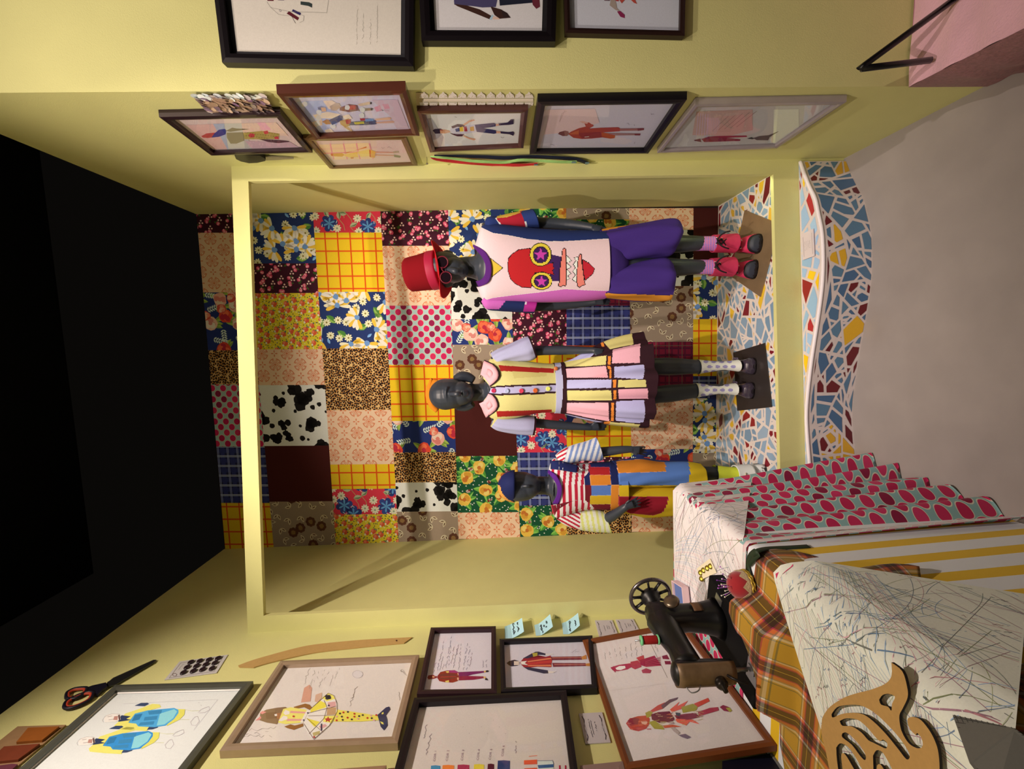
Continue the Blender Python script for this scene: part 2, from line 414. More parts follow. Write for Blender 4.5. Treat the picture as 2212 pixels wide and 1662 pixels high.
def subd(pts, st=.03):
    out = []
    for i in range(len(pts)):
        a, c = pts[i], pts[(i+1) % len(pts)]; k = max(1, int(sqrt((a[0]-c[0])**2+(a[1]-c[1])**2)/st))
        out += [(a[0]+(c[0]-a[0])*j/k, a[1]+(c[1]-a[1])*j/k) for j in range(k)]
    return out
class StripArt(Art):          # cuts long tiles into columns so they follow the curve
    def poly(s, pts, c, z=1):
        xs = [p[0] for p in pts]; k0, k1 = int(min(xs)/.03), int(max(xs)/.03)
        for k in range(k0, k1+1):
            q = clip(list(pts), k*.03, -9, (k+1)*.03, 9)
            if len(q) >= 3: s.mb.poly([s.M(p[0], p[1], z) for p in q], ap(c))
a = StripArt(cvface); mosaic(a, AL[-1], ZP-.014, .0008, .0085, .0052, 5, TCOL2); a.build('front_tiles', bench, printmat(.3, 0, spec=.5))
def cvtop(u, v, z=1):
    x, y, nx, ny = oncv(u); yb = YF(x)-.004; y0 = y+.012
    return Vector((x, y0+(yb-y0)*v/.08, ZP-.002+.0008*z))
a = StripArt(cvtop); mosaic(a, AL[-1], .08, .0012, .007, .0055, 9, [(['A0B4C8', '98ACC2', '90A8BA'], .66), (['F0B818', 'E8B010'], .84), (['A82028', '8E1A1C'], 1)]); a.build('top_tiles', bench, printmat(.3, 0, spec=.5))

# ================================================================== the patchwork on the back wall
rowx = [(424, 485), (526, 590), (676, 725), (822, 861), (968, 991), (1098, 1124), (1223, 1225), (1359, 1365), (1498, 1496), (1551, 1547)]
rowlist = ['roses 503 medallion 632 bouquet 757 leopard 831 dots 965 plaid 1087 check',
 'daisy 568 roses 632 poppy 753 medallion 830 cow 961 brown 1081 taupe', 'tropic 502 check 630 daisy 752 leopard 885 medallion 1002 check 1055 tropic 1110 poppy',
 'roses 531 medallion 660 dots 788 check 909 bouquet 977 leopard 1042 cow 1105 taupe', 'daisy 600 cow 690 bouquet 745 taupe 855 brown 986 green 1108 medallion',
 'green 560 roses 757 check 880 tropic 979 plaid 1094 green', 'taupe 475 green 560 tartan 662 plaid 748 check 850 bouquet 921 check 990 roses 1060 leopard',
 'medallion 498 cow 620 taupe 741 tartan 864 medallion 974 bouquet 1075 medallion', 'brown 590 daisy 692 check 816 plaid 864 daisy 983 taupe 1060 medallion']
DESC = dict(roses='dark maroon cloth with small pink roses', medallion='peach cloth with orange medallions', bouquet='navy cloth with pink and red bouquets',
 leopard='leopard print cloth', dots='pale teal cloth with crimson dots', plaid='navy plaid cloth', check='yellow cloth with red check lines', daisy='navy cloth with big yellow daisies',
 poppy='yellow cloth with small orange poppies', cow='black and white cow print cloth', brown='plain dark brown cloth', taupe='taupe cloth with pale leaves', tropic='red cloth with blue blossoms and small daisies',
 green='green cloth with yellow roses', tartan='red tartan cloth')
def pattern(a, k, w, h, rnd):
    def scat(st, fn, j=.35, off=True):
        r = 0; y = st*.3*rnd.random()
        while y < h+st:
            x = (st/2 if off and r % 2 else 0)+st*.2
            while x < w+st: fn(x+(rnd.random()-.5)*st*j, y+(rnd.random()-.5)*st*j); x += st
            y += st*.87; r += 1
    if k == 'check':
        a.rect(0, 0, w, h, 'E6B61C', 0)
        o1, o2 = 6+rnd.random()*14, 6+rnd.random()*14
        for i in range(10):
            a.rect(o1+27*i-1.6, 0, o1+27*i+1.6, h, 'DC5210', 1); a.rect(0, o2+27*i-1.4, w, o2+27*i+1.4, 'D84808', 1.4)
    elif k == 'brown': a.rect(0, 0, w, h, '45120F', 0)
    elif k == 'dots':
        a.rect(0, 0, w, h, 'A6B8AC', 0); r = 0
        y = -4
        while y < h+9:
            x = -6+(12 if r % 2 else 0)
            while x < w+9:
                a.ell(x, y, 7.8, 7.2, 'D8C0A4', 1, n=18); a.ell(x, y, 6.8, 6.3, rnd.choice(['C81E50', 'CC2850', 'B81848', '8E1640']), 2, n=18); x += 24
            y += 11.8; r += 1
    elif k == 'cow':
        a.rect(0, 0, w, h, 'E2D8C6', 0)
        def f(x, y):
            if rnd.random() < .6:
                r = 8+9*rnd.random()
                for _ in range(4): a.blob(x+(rnd.random()-.5)*1.5*r, y+(rnd.random()-.5)*1.7*r, r*.7, '14100F', 1, rnd, 14, .35)
            else: a.blob(x, y, 3+3*rnd.random(), '14100F', 1, rnd, 10, .3)
        scat(31, f, .7)
    elif k == 'leopard':
        a.rect(0, 0, w, h, 'D9A766', 0)
        def f(x, y):
            t = rnd.random()*6.28; a.ell(x, y, 3, 2.2, 'B87838', 1, t, 8)
            for i in range(3): a.blob(x+3.2*cos(t+i*2.1), y+2.8*sin(t+i*2.1), 2.1, '2A120A', 1.4, rnd, 7, .5, 1.35, .75, t+i*2.1+1.57)
        scat(8.6, f, .5)
    elif k == 'plaid':
        a.rect(0, 0, w, h, '23264A', 0)
        for i in range(8):
            a.rect(21*i+3, 0, 21*i+12, h, '2E3266', 1); a.rect(0, 21*i+4, w, 21*i+13, '30346A', 1.3)
            for d in (0, 2.6):
                a.rect(21*i+15+d, 0, 21*i+16.2+d, h, 'B8B8D0', 1.6); a.rect(0, 21*i+16+d, w, 21*i+17.1+d, '9A9CC0', 1.9)
    elif k == 'tartan':
        a.rect(0, 0, w, h, '861A34', 0)
        for i in range(10):
            a.rect(15*i+2, 0, 15*i+6, h, '5A1430', 1); a.rect(0, 14*i+2, w, 14*i+5, '5E1630', 1.3)
            if i % 2: a.rect(15*i+9, 0, 15*i+10.2, h, '6A6048', 1.6); a.rect(0, 14*i+9, w, 14*i+10.2, '75684A', 1.9)
    elif k == 'medallion':
        a.rect(0, 0, w, h, 'E8BC96', 0); r = 0; c = 'DA7A4E'
        def f(x, y):
            for i in range(8):
                t = i*pi/4+.39; a.petal(x, y, t, 9, 4.2, c, 1+.1*(i % 2), 3); a.petal(x, y, t, 6, 1.9, 'E8BC96', 1.5, 4.5)
            for i in range(4):
                t = i*pi/2+pi/4; a.line([(x+13*cos(t+d), y+13*sin(t+d)) for d in (-.55, -.3, 0, .3, .55)], 1.6, c, 1.2)
            a.ell(x, y, 2.4, 2.4, c, 1.8, n=8)
        def g(x, y):
            for i in range(4): a.petal(x, y, i*pi/2, 5.5, 2.6, c, 1, 1.5)
        y = -4
        while y < h+16:
            x = -4+(24 if r % 2 else 0)
            while x < w+40: f(x, y); g(x+24, y); x += 48
            y += 27; r += 1
    elif k == 'daisy':
        a.rect(0, 0, w, h, '20305E', 0)
        def f(x, y):
            q = rnd.random()
            if q < .26:
                t = rnd.random()*6.28
                for i in range(11): a.petal(x, y, t+i*.36, 27*(.75+.25*rnd.random()), 8, ['E8DCB0', 'E6B23C', 'EAE0C0'][i % 3], 2.2+.15*(i % 3), 3)
                a.blob(x, y, 6, '6A8AB4', 3.4, rnd)
            elif q < .6: a.daisy(x, y, 9.5, 9, 'E6DAA8', '8A7430', 2, rnd, rnd.random())
            elif q < .87: a.leaf(x, y, rnd.random()*6.28, 26, 15, '4C7C34', 1, '8CAA4C')
            else: a.leaf(x, y, rnd.random()*6.28, 13, 6, '7098C4', 1, '90B0D4')
        scat(24, f, .5)
    elif k == 'tropic':
        a.rect(0, 0, w, h, 'D83444', 0)
        def f(x, y):
            q = rnd.random()
            if q < .3:
                t = rnd.random()*6.28
                for i in range(6): a.petal(x, y, t+i*1.05, 19, 13, ['33427E', '2B356C'][i % 2], 1+.2*(i % 2)); a.petal(x, y, t+i*1.05+.2, 13, 4, '5E92BC', 1.7)
                for i in range(4): a.line([(x+15*cos(t+i*1.5), y+15*sin(t+i*1.5)), (x+18*cos(t+i*1.5+.3), y+18*sin(t+i*1.5+.3))], 1.2, 'DCE0EC', 2)
            elif q < .72: a.daisy(x, y, 10, 9, 'E8DCB2', '96A078', 2.3, rnd, rnd.random())
            else: a.leaf(x, y, rnd.random()*6.28, 18, 10, 'B8B48C', 1, '6A7A50'); a.line([(x, y), (x-12, y-9), (x-24, y-11)], 1.6, 'C08A60', .9)
        scat(26, f, .4)
    elif k == 'roses':
        a.rect(0, 0, w, h, '3C0C1E', 0)
        def f(x, y):
            for _ in range(3): a.leaf(x, y, rnd.random()*6.28, 8, 4, '3E5A24', 1)
            for i in range(rnd.choice([1, 2, 3])): a.rose(x+(rnd.random()-.5)*9, y+(rnd.random()-.5)*9, 4.2, ['C83858', 'E06078', 'F0A0A0'], 1.6+i*.9, rnd)
            for i in range(3): a.ell(x+9+3.4*cos(i*2.1), y-6+3.4*sin(i*2.1), 2, 2, 'F0BCAC', 1.5, n=7)
        scat(23, f, .4)
    elif k == 'poppy':
        a.rect(0, 0, w, h, 'E2C42C', 0)
        scat(6, lambda x, y: a.ell(x, y, 1.3, 1.3, rnd.choice(['58562C', '3C4A4A', 'EFE6A0']), 1, n=6), .9)
        def f(x, y):
            a.blob(x, y, 6, 'DC5830', 2, rnd, 9, .45); a.blob(x+2, y+2, 3, 'EA8058', 2.4, rnd, 7); a.ell(x-4, y+4, 2.6, 2.2, 'F0D8B0', 2.2, n=7); a.ell(x+5, y-4, 2, 2, '6A7A58', 2.2, n=7)
        scat(19, f, .5)
    elif k == 'bouquet':
        a.rect(0, 0, w, h, '223068', 0)
        def f(x, y):
            q = rnd.random()
            if q < .55:
                for i in range(3): a.leaf(x, y, rnd.random()*6.28, 28, 11, 'A4B44C', 1, '7A9038')
                c = rnd.choice([['E8A48C', 'F0C4A8', 'D87868'], ['D8442C', 'E86840', 'B82838'], ['EAB49A', 'F2D0B8', 'D88070']]); a.rose(x, y, 15, c, 2, rnd)
                if rnd.random() < .5: a.rose(x+16, y+8, 10, ['D85040', 'E88868', 'F0B090'], 3.2, rnd)
            else:
                t = rnd.random()*6.28
                for i in range(6):
                    u, v = x+i*5*cos(t), y+i*5*sin(t)
                    for sg in (-1, 1): a.leaf(u, v, t+sg*.9, 8, 3.4, 'D4DAF0', 1.5)
        scat(34, f, .35)
    elif k == 'green':
        a.rect(0, 0, w, h, '0F4A2C', 0)
        def f(x, y):
            for i in range(5): a.leaf(x, y, rnd.random()*6.28, 27, 12, ['4C8A34', '6AA440', '2E6E30'][i % 3], 1+.1*i, '86B850')
            a.rose(x, y, 14, ['E2B044', 'EAC468', 'D09030', 'C06A28'], 2.2, rnd)
            for _ in range(7): a.ell(x+16+4*rnd.random(), y-12+7*rnd.random(), 2.3, 2.3, rnd.choice(['E0B8A0', '9A3A2C']), 2, n=6)
        scat(44, f, .3); scat(11, lambda x, y: a.poly([(x-1.6, y-1), (x+1.8, y-.6), (x, y+2.2)], 'E6E8DC', .6), .8)
    elif k == 'taupe':
        a.rect(0, 0, w, h, '9C826A', 0)
        def f(x, y):
            q = rnd.random(); t = rnd.random()*6.28
            if q < .22:
                for i in range(8): a.petal(x, y, t+i*.785, 11, 8, '5C3422', 1.2+.1*(i % 2))
                a.blob(x, y, 5, '8A6438', 1.8, rnd)
            else:
                for sg in (-.6, .6): a.leaf(x, y, t+sg, 14, 7, 'CFB48E', 1, 'DCC8A4'); a.leaf(x+3*cos(t+sg), y+3*sin(t+sg), t+sg, 8, 2.4, '5E3A26', 2)
        scat(26, f, .4)
ph = thing('patchwork_hanging', 'large patchwork of printed fabric squares covering the niche back wall', 'patchwork', (0, 2.505, ZP))
for ri, spec in enumerate(rowlist):
    tk = spec.split(); kinds = tk[0::2]; (a0, b0), (a1, b1) = rowx[ri], rowx[ri+1]
    ylo = {0: 460}.get(ri, 456-3.2*(ri > 3)); yhi = [1186, 1180, 1176, 1171, 1165, 1161, 1157, 1153, 1149][ri]
    ys = [ylo-2]+[float(t) for t in tk[1::2]]+[yhi]
    X0 = lambda y: a0+(b0-a0)*(y-460)/710; X1 = lambda y: a1+(b1-a1)*(y-460)/710
    for ci, k in enumerate(kinds):
        yr, yl = ys[ci], ys[ci+1]; w, h = yl-yr, X1((yl+yr)/2)-X0((yl+yr)/2)
        def M(u, v, z, yr=yr, yl=yl, w=w, h=h, ri=ri):
            y = yl-u; xt, xb = X0(y), X1(y); f = v/h; x = xb+(xt-xb)*f
            y -= (x-985)*(.009+.028*(y-460)/710)*.25*(0 if ri in (0,) else 1)
            return onback(x, y, .0012+.0004*z)
        q = Art(M, (0, 0, w, h)); pattern(q, k, w, h, random.Random(hash((ri, ci)) % 9999 if False else ri*31+ci*7+3))
        q.build('fabric_patch', ph, label=DESC[k])
# ================================================================== pictures and other things on the walls
def CR(x0, y0, s): return lambda *p: [(x0+p[i]/s, y0+p[i+1]/s) for i in range(0, len(p), 2)]
NL, NR, NN = Vector((1, .012367, 0)).normalized(), Vector((-1, .012368, 0)).normalized(), Vector((0, -1, 0))
def picture(q, wall, N, depth, mw, col, label, draw, paper='DACCC6', pin=None, group=None, rough=.5, metal=0., lip=None, mat_=None, coat=0.):
    """q: outer front corners TL TR BR BL; hangs on a wall function"""
    O = [wall(x, y, depth) for x, y in q]; c = sum(O, Vector())/4
    t = thing('picture_frame', label, 'picture', c-N*(depth-.001), group)
    def inset(P, w):
        out = []
        for i in range(4):
            a, b, d = P[i], P[(i+1) % 4], P[i-1]; u, v = (b-a).normalized(), (d-a).normalized(); s = u.cross(v).length
            out.append(a+(u+v)*(w/s))
        return out
    I = inset(O, mw); Bk = [p-N*(depth-.001) for p in O]; da = max(.004, depth*.45); Ia = [p-N*(depth-da) for p in I]
    mid = inset(O, mw*.5); mid = [p+N*.002 for p in mid]
    b = MB(); vs = Bk+O+mid+I+Ia
    b.add(vs, [(k*4+i, k*4+(i+1) % 4, k*4+4+(i+1) % 4, k*4+4+i) for k in range(4) for i in range(4)])
    b.build('moulding', mat(col, rough, metal, noise=.12, scale=25, coat=coat), t, recalc=False)
    A = Art(lambda x, y, z: wall(x, y, da+.0022*0+.00028*z)); P = [p for p in Ia]
    back = MB(); back.poly([p-N*.0004 for p in Ia], ap(mat_ or paper))
    if mat_: back.poly([p for p in inset(Ia, pin)], ap(paper))
    A.mb = back
    if draw: draw(A)
    A.build('artwork', t, printmat(.8, .05))
    if lip:
        l = inset(Ia, .004); b = MB(); up = [p+N*.004 for p in Ia]; lo = [p+N*.002 for p in l]
        b.add(up+lo, [(i, (i+1) % 4, 4+(i+1) % 4, 4+i) for i in range(4)]); b.build('inner_lip', mat(lip, .5), t)
    b = MB(); g = [p+N*.0045 for p in Ia]; b.poly(g[::-1]); b.build('glass_pane', glassmat(), t)
    return t
def slab(name, pts, wall, N, d0, d1, m, parent=None, **k):
    f = [wall(x, y, d1) for x, y in pts]; b = MB(); b.hexa(f, -N*(d1-d0)); return b.build(name, m, parent, **k)
def figure(A, pts_by_col, z=1):
    for i, (c, pts) in enumerate(pts_by_col): A.poly(pts, c, z+.12*i)

# ---- left wall
c = CR(0, 1380, 4.254)
def d(A):
    for ox, oy, k in ((0, 0, 0), (-235, 212, 1)):
        s = lambda *p: c(*[p[i]+(ox if i % 2 == 0 else oy) for i in range(len(p))])
        figure(A, [('E2D066', s(1150,690,1270,650,1400,600,1465,605,1480,630,1370,662,1240,690,1180,770,1240,780,1370,812,1350,850,1200,842,1060,828,1050,800,1085,768)),
            ('34405C', s(1235,618,1300,590,1355,590,1370,600,1330,622)), ('34405C', s(1370,812,1450,802,1450,818,1400,835,1350,838)),
            ('DCCB5A', s(1620,648,1700,650,1694,700,1650,745,1530,805)), ('4E9CC4' if not k else '3486BC', s(1180,775,1240,690,1360,660,1600,638,1640,655,1640,685,1600,740,1520,800,1420,815,1270,808,1250,782)),
            ('8CC4DA', s(1470,690,1600,650,1628,670,1590,735,1510,790,1440,800)), ('3A7EA4', s(1360,668,1490,655,1480,690,1370,700)), ('3A7EA4', s(1330,722,1450,710,1440,745,1320,755)), ('3A7EA4', s(1290,772,1420,760,1410,790,1270,800)), ('2E7098', s(1240,700,1310,690,1280,745,1210,760)),
            ('2A3450', s(1118,705,1200,715,1160,738,1205,748,1090,765,1080,748)), ('E8DAD2', s(955,735,985,700,1060,690,1100,700,1110,745,1060,765,960,772)), ('B88070', s(1050,715,1085,712,1080,750,1040,748)), ('5A3A34', s(1085,705,1098,700,1108,745,1092,752))])
        A.line(s(950,770,940,750,965,715,1030,692,1100,695), .5, 'A89088', 3); A.line(s(990,720,1030,712), .6, '6A4A48', 3); A.line(s(1000,748,1040,742), .6, '6A4A48', 3)
        A.line(s(1700,655,1760,665,1830,662), .5, 'D0C080', 2); A.line(s(1650,745,1740,745), .5, 'D0C080', 2)
        A.line(s(1820,680,1850,650,1900,630,1920,625,1925,655,1880,680,1830,685), .5, 'B09898', 2); A.line(s(1750,765,1790,720,1815,715,1830,760,1800,800,1760,795,1750,765), .5, 'B09898', 2)
    A.line(c(2000,560,1780,840), .4, 'B0A0A0', 2); A.line(c(1130,600,2000,560), .3, 'C4B4B0', 2); scrib(A, *c(1820,590)[0], *c(1850,620)[0], 3, .4, '8A7A7A')
picture([(-73,1760),(249,1480),(547,1472),(328,1760)], onleft, NL, .022, .024, '5C5648', 'bronze-silver framed watercolour of two bearded men in blue aprons', d, 'DCD2D0', rough=.35, metal=.4, lip='EDE6E0')

c = CR(440, 1360, 4.424)
def d(A):
    figure(A, [('D09478', c(960,560,1010,530,1035,560,1020,690,930,700)), ('CFA284', c(1070,625,1130,605,1130,650,1090,700,1060,690)), ('8A6848', c(540,800,600,768,700,750,780,742,805,755,765,800,725,870,700,908,600,892,535,870)),
      ('E08C80', c(492,872,545,830,550,850,530,868)), ('E08C80', c(535,800,560,780,600,792,560,812)), ('A86E44', c(690,805,760,795,775,830,740,862,690,850)), ('7E5A3C', c(590,800,690,790,700,850,600,860)), ('F0E4DA', c(675,812,700,808,702,828,680,830)),
      ('94602E', c(860,742,970,710,1010,720,1038,752,1012,772,960,745,870,762)), ('94602E', c(770,930,830,908,870,920,950,900,952,926,860,962,800,946)), ('E8D46A', c(760,762,830,745,990,770,1002,790,950,892,780,906,710,892)),
      ('E0988C', c(830,780,985,790,975,805,825,800)), ('E0988C', c(800,855,950,858,945,874,790,878)), ('F0E8DE', c(780,770,820,785,820,810,780,820,760,800)), ('F0E8DE', c(765,825,800,835,800,860,740,880,715,870)), ('EEE6DC', c(985,772,1014,768,948,892,922,892)),
      ('E8DCD0', c(1012,772,1190,610,1240,630,1270,700,1276,780,1258,832,1200,920,1050,1052,1000,1000,950,900)), ('E8D048', c(1020,770,1110,680,1160,705,1172,745,1020,795)), ('E8D048', c(980,850,1110,885,1060,935)), ('ECD860', c(1130,655,1190,612,1238,632,1255,665,1175,690)), ('ECD860', c(1150,830,1258,825,1225,895,1140,885)),
      ('D89C94', c(1185,700,1260,690,1265,740,1190,745)), ('C09468', c(1180,750,1268,745,1262,815,1175,820)), ('B83A2C', c(1155,855,1180,850,1190,832,1198,852,1235,855,1205,868,1205,890,1185,875,1165,888,1170,868)), ('D89C94', c(1100,925,1160,905,1180,925,1120,955)), ('BCA468', c(1040,990,1110,970,1110,1000,1050,1025)),
      ('E6CE54', c(1276,768,1400,784,1660,824,1682,868,1500,882,1240,882)), ('34324C', c(1660,820,1740,748,1772,738,1782,765,1740,822,1752,862,1756,920,1722,966,1690,930,1678,880))])
    for p in ((1010,770,1190,610), (1000,800,1265,735), (1000,828,1260,820), (985,850,1140,985), (955,900,1050,1050), (1150,680,1178,745,1150,850,1005,1000), (1190,610,1245,635,1272,710,1275,790,1200,920,1050,1052)): A.line(c(*p), .7, '6A4028', 6)
    for x, y, r in ((1175,640,.9), (1200,655,.9), (1180,660,.9), (1195,640,.9)): A.ell(*c(x, y)[0], 4, 3, '342A30', 6)
    A.ell(*c(1195,728)[0], 2.2, 1.8, '403448', 6); A.ell(*c(1055,1030)[0], 2.4, 1.8, 'B02A2A', 6); A.line(c(1125,905,1125,965), 3, '40384C', 6)
    for i, (x, y) in enumerate(((1302,805),(1335,795),(1378,790),(1270,835),(1440,808),(1485,830),(1375,845),(1415,862),(1476,856),(1270,870),(1328,866),(1565,848),(1606,850),(1628,868),(1650,820),(1320,835),(1440,835),(1520,820),(1600,825))): A.ell(*c(x, y)[0], 2.4, 2, ['3A3034', 'B82A24', '3A3034', 'D89890', 'B82A24'][i % 5], 6, n=9)
    A.ell(*c(858,832)[0], 2.4, 1.8, 'C03030', 6); A.ell(*c(995,800)[0], 1.8, 1.6, '40304C', 6); A.ell(*c(955,868)[0], 1.8, 1.6, '40304C', 6)
    A.poly(c(1700,800,1718,790,1720,808,1702,815), 'E0CC60', 6); A.poly(c(1685,880,1715,890,1720,910,1700,905), 'E0CC60', 6)
    for k in range(7): scrib(A, *c(960+48*k, 520-8*k+60*(k % 2))[0], *c(1010+48*k, 370+20*(k % 3))[0], 4, .45, 'A08C80', 2, k)
    scrib(A, *c(1410,660)[0], *c(1480,510)[0], 5, .6, '80685C'); scrib(A, *c(1395,735)[0], *c(1440,600)[0], 4, .5, '80685C'); scrib(A, *c(1870,680)[0], *c(1870,600)[0], 4, .6, '6A5850')
    for k in range(3): scrib(A, *c(370+30*k,1030-30*k)[0], *c(650+20*k,1010-40*k)[0], 7, .6, 'A89488', 2, k)
    A.ell(*c(1470,430)[0], 12, 9, 'D8C6BC', 1); A.line([(c(1470,430)[0][0]+11*cos(t), c(1470,430)[0][1]+8*sin(t)) for t in [i*.5 for i in range(13)]], .4, 'A89488', 2)
    for k in range(5): scrib(A, *c(1880,395)[0], *c(1900+10*k,380+15*k)[0], 3, .4, '8A7668', 2, k)
picture([(474,1623),(606,1428),(905.6,1415),(859,1606)], onleft, NL, .024, .022, 'A48468', 'champagne framed drawing of a girl in a yellow dress with dotted legs', d, 'DCC8B8', rough=.38, metal=.35)

c = CR(900, 1340, 9.775)
def d(A):
    rows = [(350,1130,400,900),(440,1070,580,430),(480,1060,560,770),(545,1040,590,890),(610,1010,745,310),(670,950,720,540),(730,920,790,560),(770,1010,885,510),(880,1050,940,500),(830,720,880,560),(980,1060,1070,490),(1060,1060,1120,560),(1120,980,1180,650),(1390,1000,1400,860),(1465,1000,1475,840)]
    for i, r in enumerate(rows): scrib(A, *c(r[0], r[1])[0], *c(r[2], r[3])[0], 2.6, .5, '6A6070' if i % 3 else '7A5060', 2, i)
    figure(A, [('8A2430', c(225,1215,250,1170,350,1155,390,1185,430,1185,435,1215,370,1240,250,1255)), ('D8A070', c(330,1180,380,1190,375,1215,335,1215)), ('8C2020', c(440,1180,500,1100,640,1065,800,1058,860,1090,920,1130,880,1160,890,1200,920,1230,860,1290,760,1322,600,1315,480,1290,440,1230)),
      ('74302A', c(480,1140,720,1120,850,1150,850,1210,720,1250,500,1240)), ('A02468', c(640,1070,800,1060,870,1095,860,1120,690,1110)), ('E0C060', c(610,1085,680,1075,685,1110,640,1118)), ('E0C060', c(600,1290,680,1270,685,1315,610,1315)), ('E0A888', c(860,1115,940,1125,930,1150,870,1165)), ('E0A888', c(855,1215,925,1220,880,1270,855,1265)),
      ('7A1F56', c(880,1100,1420,1075,1425,1110,1180,1150,1070,1180,890,1190)), ('8E1E3C', c(890,1190,1080,1180,1410,1190,1430,1225,1200,1262,890,1275)), ('E0B060', c(1425,1072,1465,1070,1460,1105,1425,1108)), ('2A1C20', c(1460,1065,1505,1060,1525,1080,1500,1100,1460,1098)), ('E0B060', c(1420,1190,1460,1200,1450,1245,1410,1215)), ('2A1C20', c(1450,1230,1480,1225,1510,1275,1440,1265)), ('C02830', c(500,1200,840,1190,840,1200,500,1212))])
picture([(900.5,1500),(930.7,1356),(1071,1353),(1073,1497.5)], onleft, NL, .026, .018, '2A1418', 'small dark brown framed sheet of handwritten notes with one red figure', d, 'D8C6C4', rough=.45)

c = CR(840, 1320, 4.424)
def d(A):
    figure(A, [('2C2430', c(1125,500,1150,480,1200,468,1240,480,1250,500,1230,525,1170,532,1140,515)), ('DCC0AA', c(1195,482,1245,482,1245,520,1195,520)), ('9A2830', c(1255,490,1290,450,1370,405,1400,420,1380,455,1330,460,1500,440,1545,428,1560,470,1550,540,1420,535,1330,545,1290,540,1260,510)),
      ('3A3244', c(1280,455,1400,392,1430,390,1500,410,1495,425,1440,420,1400,430,1330,455)), ('3A3244', c(1290,540,1340,540,1520,570,1525,598,1480,600,1330,565)), ('B09A3C', c(1370,405,1420,400,1420,430,1380,440)), ('C03A34', c(1310,500,1560,470,1555,500,1310,520)), ('E07A50', c(1320,482,1520,452,1560,450,1555,462,1330,492)), ('E07A50', c(1330,520,1545,515,1560,532,1330,530)),
      ('E8D8CC', c(1260,485,1320,480,1300,500,1330,520,1265,512)), ('7A3038', c(1545,440,1840,435,1845,468,1560,472)), ('7A3038', c(1560,498,1880,500,1885,528,1570,536)), ('B86A58', c(1560,446,1840,444,1840,450,1560,454)), ('B86A58', c(1580,508,1880,510,1880,516,1580,518)), ('E0CCBC', c(1495,412,1560,412,1575,420,1500,424)), ('E0CCBC', c(1520,575,1600,580,1570,596,1525,598)), ('C8803C', c(1840,440,1885,420,1890,460,1845,466)), ('C8803C', c(1880,505,1920,500,1925,530,1885,528))])
    for k in range(2): scrib(A, *c(1740+40*k,400)[0], *c(1790+30*k,370+15*k)[0], 3, .4, '8A7A80', 2, k)
picture([(1082,1495),(1079,1380.5),(1279.6,1373),(1290,1487)], onleft, NL, .024, .017, '120E12', 'black framed drawing of a figure in a long red coat and striped trousers', d, 'D2C2C2', rough=.4)

c = CR(840, 1480, 4.608)
def d(A):
    dn = (.28, -2.1)
    for k, (x, cc, w) in enumerate(((420,'3A86A8',92),(535,'EA7A2C',115),(685,'A81A48',115),(848,'E8C83C',100),(985,'5A1A28',62),(1085,'2C3A66',120))):
        y0 = 805-(30 if k == 5 else 0)-4*k; A.poly(c(x,y0,x+w*.5,y0-4,x+w,y0+2,x+w-8,1100,x-20,1100), cc, 1)
        X, Y = c(x+w*.42, y0-40)[0]; text(A, 'COR '+str(k+1), X, Y, (1.2, -8.4), (-6.2, -.5), '94707A', 2)
    for k in range(5): A.poly(c(1345+2*k,752+80*k,1475,745+80*k,1475,790+80*k,1345,795+80*k), 'E8582C', 1)
    A.line(c(1395,712,1475,705), 1, 'E8582C', 1)
    A.poly(c(1480,758,1630,755,1640,790,1640,1100,1490,1100), 'D8D8D8', 1)
    for k in range(4): A.poly(c(1480+4*k,800+80*k,1640,790+80*k,1640,822+80*k,1490,832+80*k), '3A5A84', 1.5)
    A.line(c(1480,757,1630,755,1640,790), .8, '3A4A70', 2)
    for x in (1700, 1758): A.line(c(x,805,x+12,1100), 3.2, 'B01838', 1)
    scrib(A, *c(345,530)[0], *c(372,395)[0], 4, .7, '7A6068'); scrib(A, *c(375,700)[0], *c(425,485)[0], 4.5, .7, '7A6068'); scrib(A, *c(1255,680)[0], *c(1265,560)[0], 4, .7, '7A6068')
    for k in range(9): A.ell(*c(680+60*k, 350+(k*67) % 200)[0], .8, .7, 'B09C8E', 1, n=6)
picture([(825,1760),(895,1508),(1223,1491),(1262,1760)], onleft, NL, .03, .02, '140C10', 'large black framed sheet with fabric swatches and colour numbers', d, 'D9C4B4', rough=.4)
picture([(604,1740),(640,1668),(835,1654),(809,1740)], onleft, NL, .024, .02, 'A47E60', 'tan picture frame mostly cut off below the drawing of the girl', None, 'D8CCC0', rough=.4, metal=.3)
picture([(814,1740),(838,1661),(852,1659.5),(829,1740)], onleft, NL, .012, .014, '7A3A2C', 'thin reddish frame edge showing beside the cut-off tan frame', None, 'D8CCC0')
picture([(1266,1740),(1253,1654.5),(1345,1645),(1369,1740)], onleft, NL, .02, .03, '8A6A5E', 'brown-grey frame edge below the small certificate card', None, 'D8CCC0')

